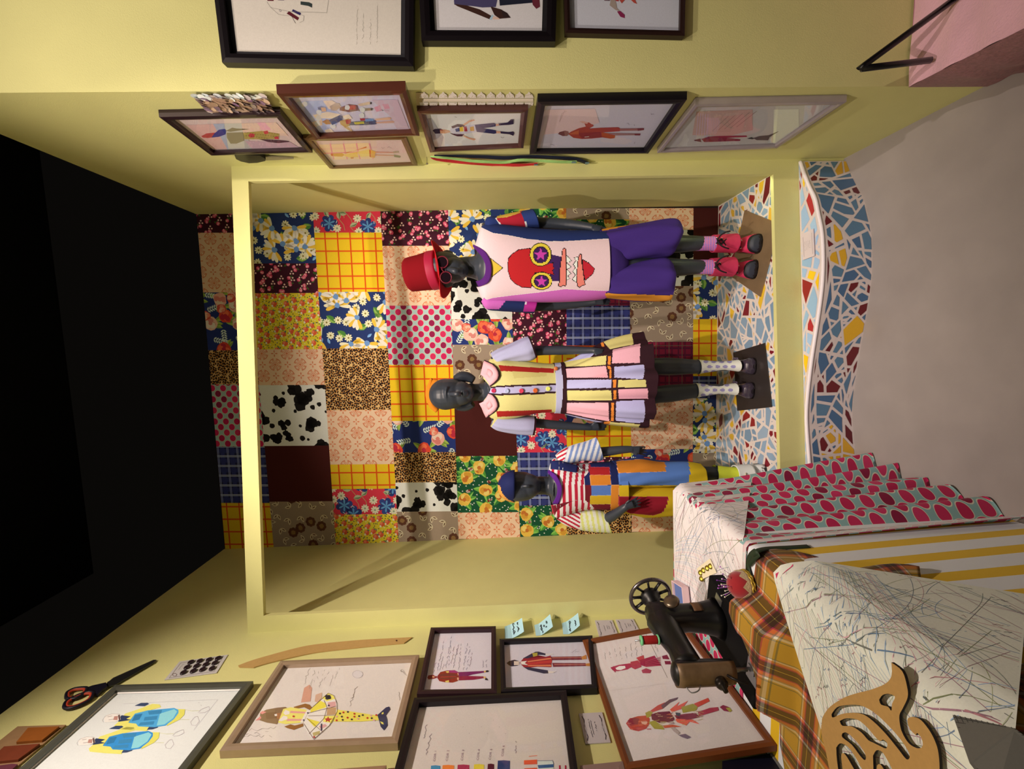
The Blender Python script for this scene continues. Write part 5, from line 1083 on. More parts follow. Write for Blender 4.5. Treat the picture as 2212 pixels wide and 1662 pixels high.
# ------------------------------------------------------------------ small figure in patchwork dungarees
Kd = Man(2.01); k7 = CR(1060, 940, 7.373); k9 = CR(1280, 960, 9.217)
kid = thing('mannequin', 'small dark grey mannequin in navy cap, red striped shirt and patchwork dungarees', 'mannequin', (-.66, 2.02, ZP), 'dressed mannequins in the niche')
pc = atz(1640, 1042, ZP); plate('base_plate', [(pc.x-.27, pc.y+.17), (pc.x+.0, pc.y+.19), (pc.x+.02, pc.y-.05), (pc.x-.25, pc.y-.07)], kid, '3A302C', rough=.3, metal=.3)
b = MB()
Kd.ell(b, 1122, 1051, 46, 32, 0, .085); Kd.ell(b, 1140, 1050, 30, 27, -.02, .062); Kd.limb(b, [(1150,1050,20,.01), (1172,1049,20,.01), (1186,1050,21,.008), (1200,1051,30,0)], 16)
Kd.limb(b, [(1128,1051,3,-.078), (1138,1050.5,4,-.088), (1144,1050,3,-.082)], 8)
Kd.loft([(1188,1022,1190,1082,0,.045), (1198,1003,1201,1103,0,.06), (1215,1000,1218,1104,0,.07), (1260,1005,1262,1096,0,.075), (1310,1005,1312,1095,0,.075), (1340,1004,1341,1098,0,.078), (1350,1010,1350,1092,0,.07)], 2, 20, 20, b)
Kd.limb(b, [(1208,1002,13,0), (1230,990,12,0), (1262,981,11.5,.005), (1300,977,11,.005), (1343,972,9,-.02), (1366,971,7.5,-.03)])
Kd.limb(b, [(1208,1102,13,0), (1235,1114,12,0), (1270,1124,12,.005), (1300,1126,11.5,-.01), (1316,1119,11.5,-.05), (1332,1109,10.5,-.085), (1348,1098,8.5,-.115), (1354,1094,7.5,-.12)])
fingers(Kd, b, (1364, 971), (.985, .12), 1, -.035, 34); fingers(Kd, b, (1350, 1096.5), (.93, -.38), -1, -.125, 38, curl=.006, spread=1.8)
for y in (1022, 1076): Kd.limb(b, [(1335,y+2,22,0), (1400,y+1,19,0), (1450,y,16.5,-.005), (1515,y+1,16,.005), (1545,y+1,15,.01), (1580,y+1,11,.015), (1600,y+1,10,.015)])
fuse(b, 'body', SKIN, kid, .003, 4)
b = MB(); rs = []
for i in range(16):
    a = pi/2*i/15; rs.append([Kd.P(1112-37*sin(a), 1051+35.5*cos(a)*cos(t), -.103*cos(a)*sin(t)) for t in [2*pi*j/64 for j in range(64)]])
b.rings(rs, True); paint(b, '141C48', [('D89040', k7(60,800,120,800,150,815,165,880,195,950,250,1010,320,1050,400,1075,400,1120,200,1150,60,1000)), ('8A2C4A', k7(120,720,150,720,165,660,230,610,300,580,280,560,200,590,130,660))], front=False)
b.build('cap', printmat(.8, .15), kid, smooth=True)
SHK = [(1186,1018,1189,1085,.003,.05,2.2), (1191,1000,1194,1108,.002,.064,2.2), (1198,992,1201,1117,0,.074,2.2), (1215,993,1219,1114,0,.082,2.3), (1245,1001,1248,1102,0,.086,2.3), (1290,1003,1292,1097,0,.086,2.3), (1318,1003,1320,1096,0,.086,2.3)]
b = Kd.loft(SHK, 20, 130, 24, cap=False); KD = Kd.D
paint(b, 'E0D0CC', [('B41E34', lambda X, Y, C: np.sin((X-.06*abs(Y-1050)+.03*(Y-1050))*2*pi/13.2) > .12)], cut=k7(920,560,1040,650,1100,740,1130,830,1125,960,1080,1100,960,1120,880,1000,880,560)); b.build('shirt', printmat(.9, .1), kid, smooth=True)
b = strip(Kd, k7(920,555,1040,640,1100,740,1133,840,1125,960,1080,1100), k7(905,600,990,690,1045,780,1062,850,1050,960,985,1095), KD, .006, .004); b.build('collar', mat('541870', .85), kid, smooth=True, solid=.004, label='purple collar band')
for rg, c0, c1, ph in (([(1200,985,1216,1010,0,.04), (1216,972,1234,1000,0,.045), (1240,962,1262,994,0,.048), (1268,954,1288,996,.005,.05), (1288,946,1301,993,.008,.05)], 'D6CCC8', '7484AC', 0), ([(1214,1096,1202,1120,0,.04), (1232,1098,1218,1132,-.002,.045), (1256,1100,1246,1142,-.006,.048), (1284,1101,1285,1148,-.012,.05), (1304,1106,1320,1150,-.02,.046)], 'DCD2B8', 'D4CC74', 1)):
    b = Kd.loft(rg, 16, 60, 24, cap=False); lim = (lambda X, Y: X-.3*(985-Y) < 1222) if ph == 0 else (lambda X, Y: X < 1254-.1*(Y-1120))
    paint(b, c0, [(c1, lambda X, Y, C: np.sin((X+(.3 if ph == 0 else -.18)*(Y-980))*2*pi/11.5+ph) > .1), ('E0D0CC', lambda X, Y, C: lim(X, Y)), ('B41E34', lambda X, Y, C: lim(X, Y) & (np.sin((Y+.55*(X-1200)*(1 if ph == 0 else -1))*2*pi/9) > .1))])
    b.build('sleeve', printmat(.9, .15), kid, smooth=True, solid=.002)
DG = [(1255,1007,1257,1090,0,.089,2.3), (1275,1003,1277,1096,0,.09,2.3), (1300,1001,1302,1098,0,.092,2.3), (1320,1000,1322,1099,0,.094,2.3), (1345,998,1347,1101,0,.094,2.3)]
b = Kd.loft(DG, 16, 130, 30, cap=False); DD = Kd.D; st = 'C0A060'
bib = k7(1460,490,1560,455,1700,430,1880,405,2100,400,2100,1200,1650,1205,1560,1130,1470,1040,1475,800); pol = k7(2000,400,2035,790,1920,795,1890,410)
patches = [('18204E', k7(1400,300,2100,300,2100,800,1400,800)), ('6E1420', k7(1400,802,1915,802,1915,1300,1400,1300)), ('A81C20', k7(1560,515,1890,515,1900,638,1580,638), 'B85060', .35), ('D07824', k7(1580,640,1905,640,1915,795,1592,802), 'D89060', .35), ('5470A8', k7(1600,805,1915,805,1915,958,1602,965), '8098C0', .35), ('C89C1C', k7(1590,970,1915,962,1910,1098,1575,1102), 'D0B050', .35),
  ('161E4A', k7(1885,300,2000,300,2042,795,1925,795), '2E3C70', .35), ('D07A26', k7(1920,797,2042,797,2030,1300,1905,1300), 'D89858', .35), ('D07A24', k9(475,345,1000,300,1440,368,1468,545,508,578), 'E09870', .4), ('5878B4', k9(508,578,1468,548,1440,368,1500,300,2420,340,2420,812,520,812)), ('D8AE1E', k9(1900,340,2420,340,2420,805,1890,790,1950,560), 'D08A30', .3), ('D2A81C', k9(528,815,2420,812,2420,1500,528,1500)), ('8E1424', k9(526,1045,1500,1050,1490,1180,1385,1360,1210,1412,760,1372,515,1285), 'B03A48', .4)]
rear = lambda X, Y, C: ~inpoly(X, Y, bib) & (X < 1322)
paint(b, '18204E', patches, cut=rear); cyk = b
b.build('dungaree_bib', printmat(.9, .3, 420), kid, smooth=True, solid=.002)
b = MB()
for rg in ([(1325,999,1328,1050,0,.09,2.3), (1360,995,1362,1049,0,.09,2.3), (1390,993,1392,1048,0,.088,2.2), (1430,998,1432,1047,-.002,.082,2.2), (1480,999,1482,1046,-.003,.075,2.2), (1513,1003,1515,1044,0,.068,2.2)], [(1325,1048,1328,1101,0,.09,2.3), (1360,1047,1362,1108,0,.09,2.3), (1390,1047,1392,1113,0,.088,2.2), (1430,1049,1432,1111,-.002,.082,2.2), (1480,1053,1482,1108,-.003,.075,2.2), (1513,1056,1515,1102,0,.068,2.2)]):
    Kd.loft(rg, 12, 70, 24, b, wave=lambda t, a: .0025*sin(6*a+9*t), cap=False)
paint(b, '2A3C78', patches); b.build('dungaree_legs', printmat(.9, .3, 420), kid, smooth=True, solid=.003)
for c_, up_, lo_, bk, bx in (('18204E', k7(960,415,1110,412,1250,455,1390,490), k7(955,545,1080,555,1230,580,1370,600), (1455,555), (1115,1340)), ('6E1420', k7(975,1130,1100,1100,1220,1070,1350,1040), k7(1020,1290,1150,1240,1270,1190,1400,1140), (1480,1050), (1060,1340))):
    b = strip(Kd, up_, lo_, KD, .007, .007); b.build('strap', mat(c_, .9), kid, smooth=True, solid=.003)
    b = MB()
    for xx in ((1090, 1150) if c_ == '18204E' else (1045, 1110)):
        ya, yb = ((425, 570) if c_ == '18204E' else (1115, 1270)); b.tube([Kd.surf(KD, *k7(xx, ya)[0], .011), Kd.surf(KD, *k7(xx+(0 if ya < 500 else 25), yb)[0], .011)], .0014, 6)
    X, Y = k7(*bk)[0]; p = Kd.surf(DD, X, Y, .004); b.lathe([(.0002,.004), (.005,.005), (.0075,.002), (.007,0)], p, (0,-1,0), 14); e0 = up_[-1]; e1 = lo_[-1]
    b.tube([Kd.surf(KD, *e0, .011), p+Vector((0, -.002, .006)), p+Vector((0, -.002, -.006)), Kd.surf(KD, *e1, .011)], .0014, 6); b.build('buckle', mat('C8C0B4', .3, .8), kid, smooth=True)
for y, vis in ((1022.5, 1), (1077, 0)):
    b = Kd.loft([(1544,y-17,1545,y+17,.01,.037), (1556,y-15.5,1556,y+16,.012,.034), (1575,y-13,1575,y+14,.015,.03), (1596,y-12,1596,y+13,.015,.031)], 10, 40, 20, cap=False)
    paint(b, 'D8DC3C', [('12141E', lambda X, Y, C: X < 1551), ('E4E2DA', lambda X, Y, C: Y > y+11)]); b.build('sock', printmat(.95, .1), kid, smooth=True)
    toe = atz(1655, y+2, ZP+.0072); ank = Kd.P(1592, y, .015); heel = Vector((ank.x, ank.y+.055, toe.z)); z0 = toe.z; axd = (toe-heel).normalized(); sdv = Vector((axd.y, -axd.x, 0)); Lf = (toe-heel).length
    b = MB(); shoe(b, heel, toe, .042, [(0,.4,.05), (.04,.68,.09), (.15,.78,.10), (.3,.78,.10), (.45,.84,.085), (.6,.94,.07), (.75,.98,.058), (.88,.9,.05), (.96,.68,.04), (1,.32,.02)], z0, 30)
    paint(b, 'DCD0C4', [('8A7C70', lambda X, Y, C: (C[:, 2] > z0+.014) & (C[:, 2] < z0+.018)), ('3A3230', lambda X, Y, C: C[:, 2] < z0+.006)], front=False); b.build('sneaker', printmat(.6, .1), kid, smooth=True)
    b = Kd.loft([(1587,y-16,1588,y+17,.016,.04), (1600,y-17,1601,y+17,.016,.042), (1622,y-18,1622,y+18,.012,.046)], 5, 20, 14, cap=False); b.build('sneaker_collar', mat('D8CCC0', .65), kid, smooth=True, solid=.004)
    b = MB(); p0, p1 = Vector((ank.x, ank.y-.044, ank.z-.02)), heel+axd*(Lf*.66)+Vector((0, 0, .068))
    for j in range(6):
        t = j/5; c_ = p0+(p1-p0)*t; n2 = p0+(p1-p0)*min(1, t+.2); nr = Vector((0, -.005, .006))
        b.tube([c_+sdv*.014+nr, n2-sdv*.014+nr*1.2], .0022, 6); b.tube([c_-sdv*.014+nr, n2+sdv*.014+nr*1.2], .0022, 6)
    b.build('laces', mat('C8B090', .8), kid, smooth=True)
# ================================================================== the sewing table in the left foreground
def nodemat(name, build, rough=.9, bump=.2, bscale=500, sheen=.1):
    m = bpy.data.materials.new(name); m.use_nodes = True; nt = m.node_tree; b = nt.nodes['Principled BSDF']
    b.inputs['Roughness'].default_value = rough; b.inputs['Specular IOR Level'].default_value = .25; b.inputs['Sheen Weight'].default_value = sheen
    uv = nt.nodes.new('ShaderNodeUVMap'); uv.uv_map = 'UVMap'; sp = nt.nodes.new('ShaderNodeSeparateXYZ'); nt.links.new(uv.outputs[0], sp.inputs[0])
    def math(op, a, c=None):
        n = nt.nodes.new('ShaderNodeMath'); n.operation = op
        for i, v in enumerate((a, c)):
            if v is None: continue
            if hasattr(v, 'links') or hasattr(v, 'is_linked'): nt.links.new(v, n.inputs[i])
            else: n.inputs[i].default_value = v
        return n.outputs[0]
    def ramp(fac, stops):
        n = nt.nodes.new('ShaderNodeValToRGB'); n.color_ramp.interpolation = 'CONSTANT'; e = n.color_ramp.elements
        for i, (p, c) in enumerate(stops):
            q = e[i] if i < 2 else e.new(p); q.position = p; q.color = ap(c)
        nt.links.new(fac, n.inputs[0]); return n.outputs[0]
    def mix(f, a, c):
        n = nt.nodes.new('ShaderNodeMix'); n.data_type = 'RGBA'
        for i, v in ((0, f), (6, a), (7, c)):
            if hasattr(v, 'is_linked'): nt.links.new(v, n.inputs[i])
            else: n.inputs[i].default_value = v
        return n.outputs[2]
    col = build(nt, sp.outputs[0], sp.outputs[1], math, ramp, mix); nt.links.new(col, b.inputs['Base Color'])
    tc = nt.nodes.new('ShaderNodeTexCoord'); n2 = nt.nodes.new('ShaderNodeTexNoise'); n2.inputs['Scale'].default_value = bscale
    bp = nt.nodes.new('ShaderNodeBump'); bp.inputs['Strength'].default_value = bump; bp.inputs['Distance'].default_value = .001
    nt.links.new(tc.outputs['Object'], n2.inputs['Vector']); nt.links.new(n2.outputs['Fac'], bp.inputs['Height']); nt.links.new(bp.outputs['Normal'], b.inputs['Normal']); return m
def dots_(nt, u, v, math, ramp, mix):
    P_, Q_, r = .066, .064, .0186; col = ap('7E978E')
    for off in (0, .5):
        fu = math('ADD', math('DIVIDE', u, P_), off); fv = math('ADD', math('DIVIDE', v, Q_), off)
        du = math('MULTIPLY', math('SUBTRACT', math('FRACT', fu), .5), P_); dv = math('MULTIPLY', math('SUBTRACT', math('FRACT', fv), .5), Q_)
        d = math('SQRT', math('ADD', math('MULTIPLY', du, du), math('MULTIPLY', dv, dv)))
        wn = nt.nodes.new('ShaderNodeTexWhiteNoise'); wn.noise_dimensions = '2D'; cb = nt.nodes.new('ShaderNodeCombineXYZ')
        nt.links.new(math('FLOOR', fu), cb.inputs[0]); nt.links.new(math('FLOOR', fv), cb.inputs[1]); nt.links.new(cb.outputs[0], wn.inputs['Vector'])
        cc = ramp(wn.outputs['Value'], [(0, 'A81840'), (.45, 'B02046'), (.75, '7A0E30'), (.9, 'B82A50')])
        col = mix(math('LESS_THAN', d, r+.0022), col, ap('C8B498')); col = mix(math('LESS_THAN', d, r), col, cc)
    return col
DOTS = nodemat('dotted_cloth', dots_)
STR = nodemat('striped_cloth', lambda nt, u, v, math, ramp, mix: ramp(math('FRACT', math('DIVIDE', math('ADD', v, .012), .0805)), [(0, 'D8A416'), (.42, 'D8CCC4')]))
def plaid_(nt, u, v, math, ramp, mix):
    st = [(0, 'A87820'), (.40, '6A5838'), (.425, 'A87820'), (.45, 'DCC8A8'), (.50, '8A6A58'), (.525, 'C05C2C'), (.60, '922444'), (.625, '3A2212'), (.735, 'A89038'), (.75, '3A2212'), (.855, '922444'), (.88, 'C05C2C'), (.93, 'D0B898'), (.965, '6A5838'), (.985, 'A87820')]
    A_, B_ = ramp(math('FRACT', math('DIVIDE', math('ADD', u, .03), .112)), st), ramp(math('FRACT', math('DIVIDE', v, .112)), st)
    n = nt.nodes.new('ShaderNodeMix'); n.data_type = 'RGBA'; n.blend_type = 'DARKEN'; n.inputs[0].default_value = 1; nt.links.new(A_, n.inputs[6]); nt.links.new(B_, n.inputs[7])
    return mix(.55, mix(.5, A_, B_), n.outputs[2])
PLD = nodemat('plaid_cloth', plaid_)
def drape(s, y, h=0, fl=.05, r=.012):
    if s <= 0: return Vector((TX+s, y, TZ+h))
    q = s/r
    if q < pi/2: return Vector((TX+(r+h)*sin(q), y, TZ-r+(r+h)*cos(q)))
    l = s-r*pi/2; return Vector((TX+r+h+fl*l, y, max(.004, TZ-r-l)))
def uvm(b, f):      # uv in metres
    for k in b.uv: b.uv[k] = [f(u, v) for u, v in b.uv[k]]
    return b
Y0T, Y1T = .36, 1.645
t = thing('sewing_table', 'narrow table along the left wall, covered by striped, dotted and plaid cloths', 'table', (-.88, 1.0, 0))
b = MB(); b.box((WL(1)+.012, Y0T, TZ-.03), (TX-.006, Y1T, TZ-.004)); b.build('tabletop', mat('5A4030', .6), t)
for x in (-1.10, -.66):
    for y in (Y0T+.05, Y1T-.05): b = MB(); b.box((x-.02, y-.02, 0), (x+.02, y+.02, TZ-.03)); b.build('leg', mat('4A3428', .6), t)
# yellow and white striped cloth
b = MB(); H = .80
b.grid(lambda u, v: drape(-.52+(.52+H)*u, Y0T+(1.22-Y0T)*v, .0015+.006*max(0, (u-.4))*sin(16*v+2*u)), 60, 40, uv=True); uvm(b, lambda u, v: (u*1.3, v*(1.22-Y0T)))
o = b.build('tablecloth', STR, smooth=True); tag(o, 'yellow and white striped cloth hanging down the side of the sewing table', 'tablecloth')
# dotted cloth over the far half, falling to the floor
def dd(u, v):
    s = -.515+(.515+.815)*u; y = 1.152+(1.655-1.152)*v; l = max(0, s)
    w = .034*(l/.8)**.8*sin(34*v**1.05+.8+1.6*l)+.012*(l/.8)*sin(61*v+2)
    p = drape(s, y, .004, .055+.03*v); p.x += w*(.35+.65*v**.3); p.y += .05*(l/.8)*(v-.5)*1.1+.01*(l/.8)*sin(30*v); p.z += .010*(l/.8)*(1+sin(34*v)); return p
b = MB(); b.grid(dd, 110, 120, uv=True); uvm(b, lambda u, v: (u*1.33, v*.62)); o = b.build('dotted_drape', DOTS, smooth=True, solid=.0015); o['label'] = ''
tag(o, 'teal cloth with crimson dots draped over the far end of the table to the floor', 'cloth')
b = MB(); b.grid(lambda u, v: dd(.33+.67*u, -.0+.030*v)+Vector((.003, -.001, .003)), 80, 4, uv=True); uvm(b, lambda u, v: (u*.9+.02, v*.03+.01))
HEM = nodemat('dotted_cloth_back', lambda nt, u, v, math, ramp, mix: mix(.72, dots_(nt, u, v, math, ramp, mix), ap('D8C4B8')))
hb = b.build('turned_hem', HEM, smooth=True, solid=.001); hb.parent = o; hb.location = ORG[hb.name]-ORG[o.name]; hb['label'] = 'pale turned-back hem of the dotted cloth'
# plaid cloth
fi = lambda x, P: float(np.interp(x, [p[0] for p in P], [p[1] for p in P]))
YFAR = [(-.54, .95), (-.42, .985), (-.2, .99), (-.14, 1.045), (-.10, 1.08), (0, 1.125), (.1, 1.12), (.4, 1.09)]
HEMS = [(.36, .40), (.6, .42), (.72, .40), (.787, .36), (.84, .40), (.866, .37), (.90, .27), (.943, .30), (.965, .20), (.985, .145), (1.03, .165), (1.06, .15), (1.10, .06), (1.13, .03)]
def sy(a, q):
    s0 = -.53+(.83)*a; y = fi(s0, YFAR)+(.37-fi(s0, YFAR))*q; return -.53+(.53+fi(y, HEMS))*a, y
def pl(a, q):
    s, y = sy(a, q)
    bed = max(0, min(1, (s+.37)/.03))*max(0, min(1, (-.085-s)/.05))*max(0, min(1, (y-.93)/.05))
    h = .006+.061*bed+.004*sin(15*y+7*s)*(1-bed)+.005*max(0, sin(26*y-6*s))*(1 if s > .02 else .3)
    p = drape(s, y, h, .06)
    if s > 0: p.x += .018*min(1, s/.2)*sin(38*y+3); p.y += .008*sin(30*s)
    return p
b = MB(); b.grid(pl, 90, 110, uv=True); uvm(b, lambda u, v: (sy(u, v)[0]+.6, sy(u, v)[1]+.03*sin(3*sy(u, v)[0]))); o = b.build('plaid_cloth', PLD, smooth=True, solid=.001)
tag(o, 'mustard and dark brown plaid cloth rumpled over the near half of the table', 'cloth')
# printed sewing-pattern sheets
def sheet(name, lab, Q, hfn, n, seed, base, W_=.6, H_=.45, dens=1., w=.0011):
    L = lambda a, q: tuple((Q[0][i]*(1-a)+Q[1][i]*a)*(1-q)+(Q[3][i]*(1-a)+Q[2][i]*a)*q for i in (0, 1))
    Mp = lambda a, q, z=0: (lambda s, y: drape(s, y, hfn(s, y, a, q)+.00035*z, .06))(*L(a, q))
    b = MB(); b.grid(lambda a, q: Mp(a, q), n, n, col=ap(base)); r = random.Random(seed)
    A = Art(lambda x, y, z: Mp(x/W_, y/H_, z), (.004, .004, W_-.004, H_-.004)); A.mb = b
    def ln(pts, c, ww=w): 
        out = []
        for (x0, y0), (x1, y1) in zip(pts[:-1], pts[1:]):
            k = max(1, int(sqrt((x1-x0)**2+(y1-y0)**2)/.02)); out += [(x0+(x1-x0)*i/k, y0+(y1-y0)*i/k) for i in range(k)]
        A.line(out+[pts[-1]], ww, c, 1)
    for i in range(int(42*dens)):
        c = r.choice(['6A665C', '5A6A70', 'B87878', '64788C', '7C7C54', '9A6C74']); x, y, t = r.random()*W_, r.random()*H_, r.choice([.35, .4, .5, 1.9, 2.3, 2.0, .1])+r.random()*.15; l = .1+.4*r.random()
        ln([(x, y), (x+l*cos(t), y+l*sin(t))], c)
    for i in range(int(34*dens)):
        c = r.choice(['D09A9A', '8A9CB4', '8A8A80', 'A8A478', '6A7484']); x, y, t, rr = r.random()*W_, r.random()*H_, r.random()*6.28, .08+.25*r.random()
        ln([(x+rr*cos(t+k*.1), y+rr*.6*sin(t+k*.1)) for k in range(int(6+10*r.random()))], c)
    for i in range(int(12*dens)):   # packed grain lines along one side
        ln([(.03+.006*i+.01*r.random(), .02), (.05+.012*i, H_*.55), (.04+.009*i, H_-.02)], r.choice(['D8A0A0', '90A0B0', 'A0A090']), w*.8)
    for i in range(int(26*dens)): x, y = r.random()*W_, r.random()*H_; scrib(A, x, y, x+.03, y+.008*(r.random()-.5), .004, .0009, r.choice(['5A5A58', '6A7A90', 'A07070']), 2, i)
    A.poly([(.012, .006), (.04, .006), (.046, .012), (.04, .018), (.012, .018)], 'C8385A', 2)
    o = b.build(name, printmat(.75, .05), smooth=True); return tag(o, lab, 'pattern sheet')
sheet('pattern_sheet', 'large printed sewing-pattern sheet lying under the brown french curve', [(.004, 1.008), (.352, .778), (-.10, .44), (-.47, .67)], lambda s, y, a, q: .022+.003*sin(6*a+1)*sin(5*q)+(.024*min(1, s/.06) if s > 0 else 0), 40, 3, 'D4C8B2', dens=3.4, w=.0009)
sheet('pattern_sheet', 'smaller sewing-pattern sheet hanging off the far corner of the table', [(-.43, 1.628), (.325, 1.665), (-.01, 1.15), (-.38, 1.27)], lambda s, y, a, q: .009+.004*sin(8*q+3*a), 30, 8, 'D8C4B8', dens=2.2, w=.0009)
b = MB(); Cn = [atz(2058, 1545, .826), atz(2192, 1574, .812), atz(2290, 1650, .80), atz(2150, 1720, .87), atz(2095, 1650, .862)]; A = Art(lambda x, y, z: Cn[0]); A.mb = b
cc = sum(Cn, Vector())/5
b.poly(Cn, ap('5A5248')); nrm = (Cn[1]-Cn[0]).cross(Cn[4]-Cn[0]).normalized()  # curled corner of the pattern paper; its shade is put into this dark grey
if nrm.z < 0: nrm = -nrm
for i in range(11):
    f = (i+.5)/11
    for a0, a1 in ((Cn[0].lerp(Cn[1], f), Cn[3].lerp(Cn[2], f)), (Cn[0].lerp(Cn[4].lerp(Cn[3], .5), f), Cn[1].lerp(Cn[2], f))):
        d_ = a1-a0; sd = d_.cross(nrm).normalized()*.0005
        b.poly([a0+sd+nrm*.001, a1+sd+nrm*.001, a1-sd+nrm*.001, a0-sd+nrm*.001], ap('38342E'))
o = b.build('shaded_curl', printmat(.8, 0), solid=.0008); tag(o, 'curled corner of pattern paper at the near edge beside the french curve, its shade put in as dark grey', 'pattern sheet')

# brown french curve template, cut out with its slots
ct = CR(1560, 1200, 3.393)
outl = catm(ct(1250,785,1330,850,1365,960,1370,1040,1335,1120,1310,1170,1312,1230,1330,1300,1380,1380,1445,1415,1480,1398,1472,1340,1440,1302), 4)+catm(ct(1428,1318,1400,1290,1375,1250,1370,1200,1410,1185,1470,1210,1540,1300,1585,1400,1602,1500,1600,1620,1560,1760,1450,1880,1250,1950,1050,1900,900,1780,810,1620,770,1450,735,1300,738,1230,748,1180,800,1110,900,1045,1000,1010,1100,985,1200,945,1245,900,1255,850), 4)
slots = [ct(1160,1060,1185,1025,1230,1015,1270,1030,1275,1050,1255,1090,1250,1140,1225,1110,1175,1095), ct(810,1165,850,1115,920,1098,1020,1100,1120,1150,1220,1240,1310,1340,1370,1430,1385,1480,1360,1495,1300,1420,1210,1310,1120,1220,1040,1165,950,1155,880,1165,820,1190),
 ct(870,1215,920,1195,1000,1205,1070,1260,1130,1330,1165,1362,1190,1352,1220,1380,1212,1416,1170,1400,1120,1375,1080,1355,1030,1300,960,1255,890,1250), ct(890,1305,920,1300,970,1340,1030,1410,1062,1470,1055,1502,1020,1470,960,1390,890,1335),
 ct(845,1410,870,1380,910,1390,960,1440,1030,1560,1070,1660,1030,1660,960,1540,910,1460,882,1462,890,1560,902,1660,875,1660,850,1500), ct(1115,1470,1140,1430,1180,1440,1220,1500,1260,1580,1280,1670,1240,1670,1190,1560,1160,1530,1142,1560,1155,1670,1125,1670)]
ZT = TZ+.033
cu = bpy.data.curves.new('tmp', 'CURVE'); cu.dimensions = '2D'; cu.fill_mode = 'BOTH'; cu.extrude = .0025
for lp, sm in [(outl, 0)]+[(s_, 1) for s_ in slots]:
    if sm: lp = catm(list(lp)+[lp[0]], 3)[:-1]
    sp = cu.splines.new('POLY'); sp.points.add(len(lp)-1); sp.use_cyclic_u = True
    for i, (x, y) in enumerate(lp): p = atz(x, y, ZT); sp.points[i].co = (p.x, p.y, 0, 1)
to = bpy.data.objects.new('tmp', cu); COL.objects.link(to); me = bpy.data.meshes.new_from_object(to.evaluated_get(bpy.context.evaluated_depsgraph_get()))
b = MB(); V = [(v.co.x, v.co.y, v.co.z+ZT) for v in me.vertices]
for p in me.polygons: b.f.append(tuple(p.vertices)); b.c.append(None); b.m.append(0 if abs(p.normal.z) > .5 else 1)
b.v = V; bpy.data.objects.remove(to); bpy.data.curves.remove(cu); bpy.data.meshes.remove(me)
o = b.build('french_curve', [mat('A87A42', .7, noise=.12, scale=120), mat('1E120C', .8)]); tag(o, 'brown fibreboard french curve with slots lying on the pattern sheet', 'french curve')

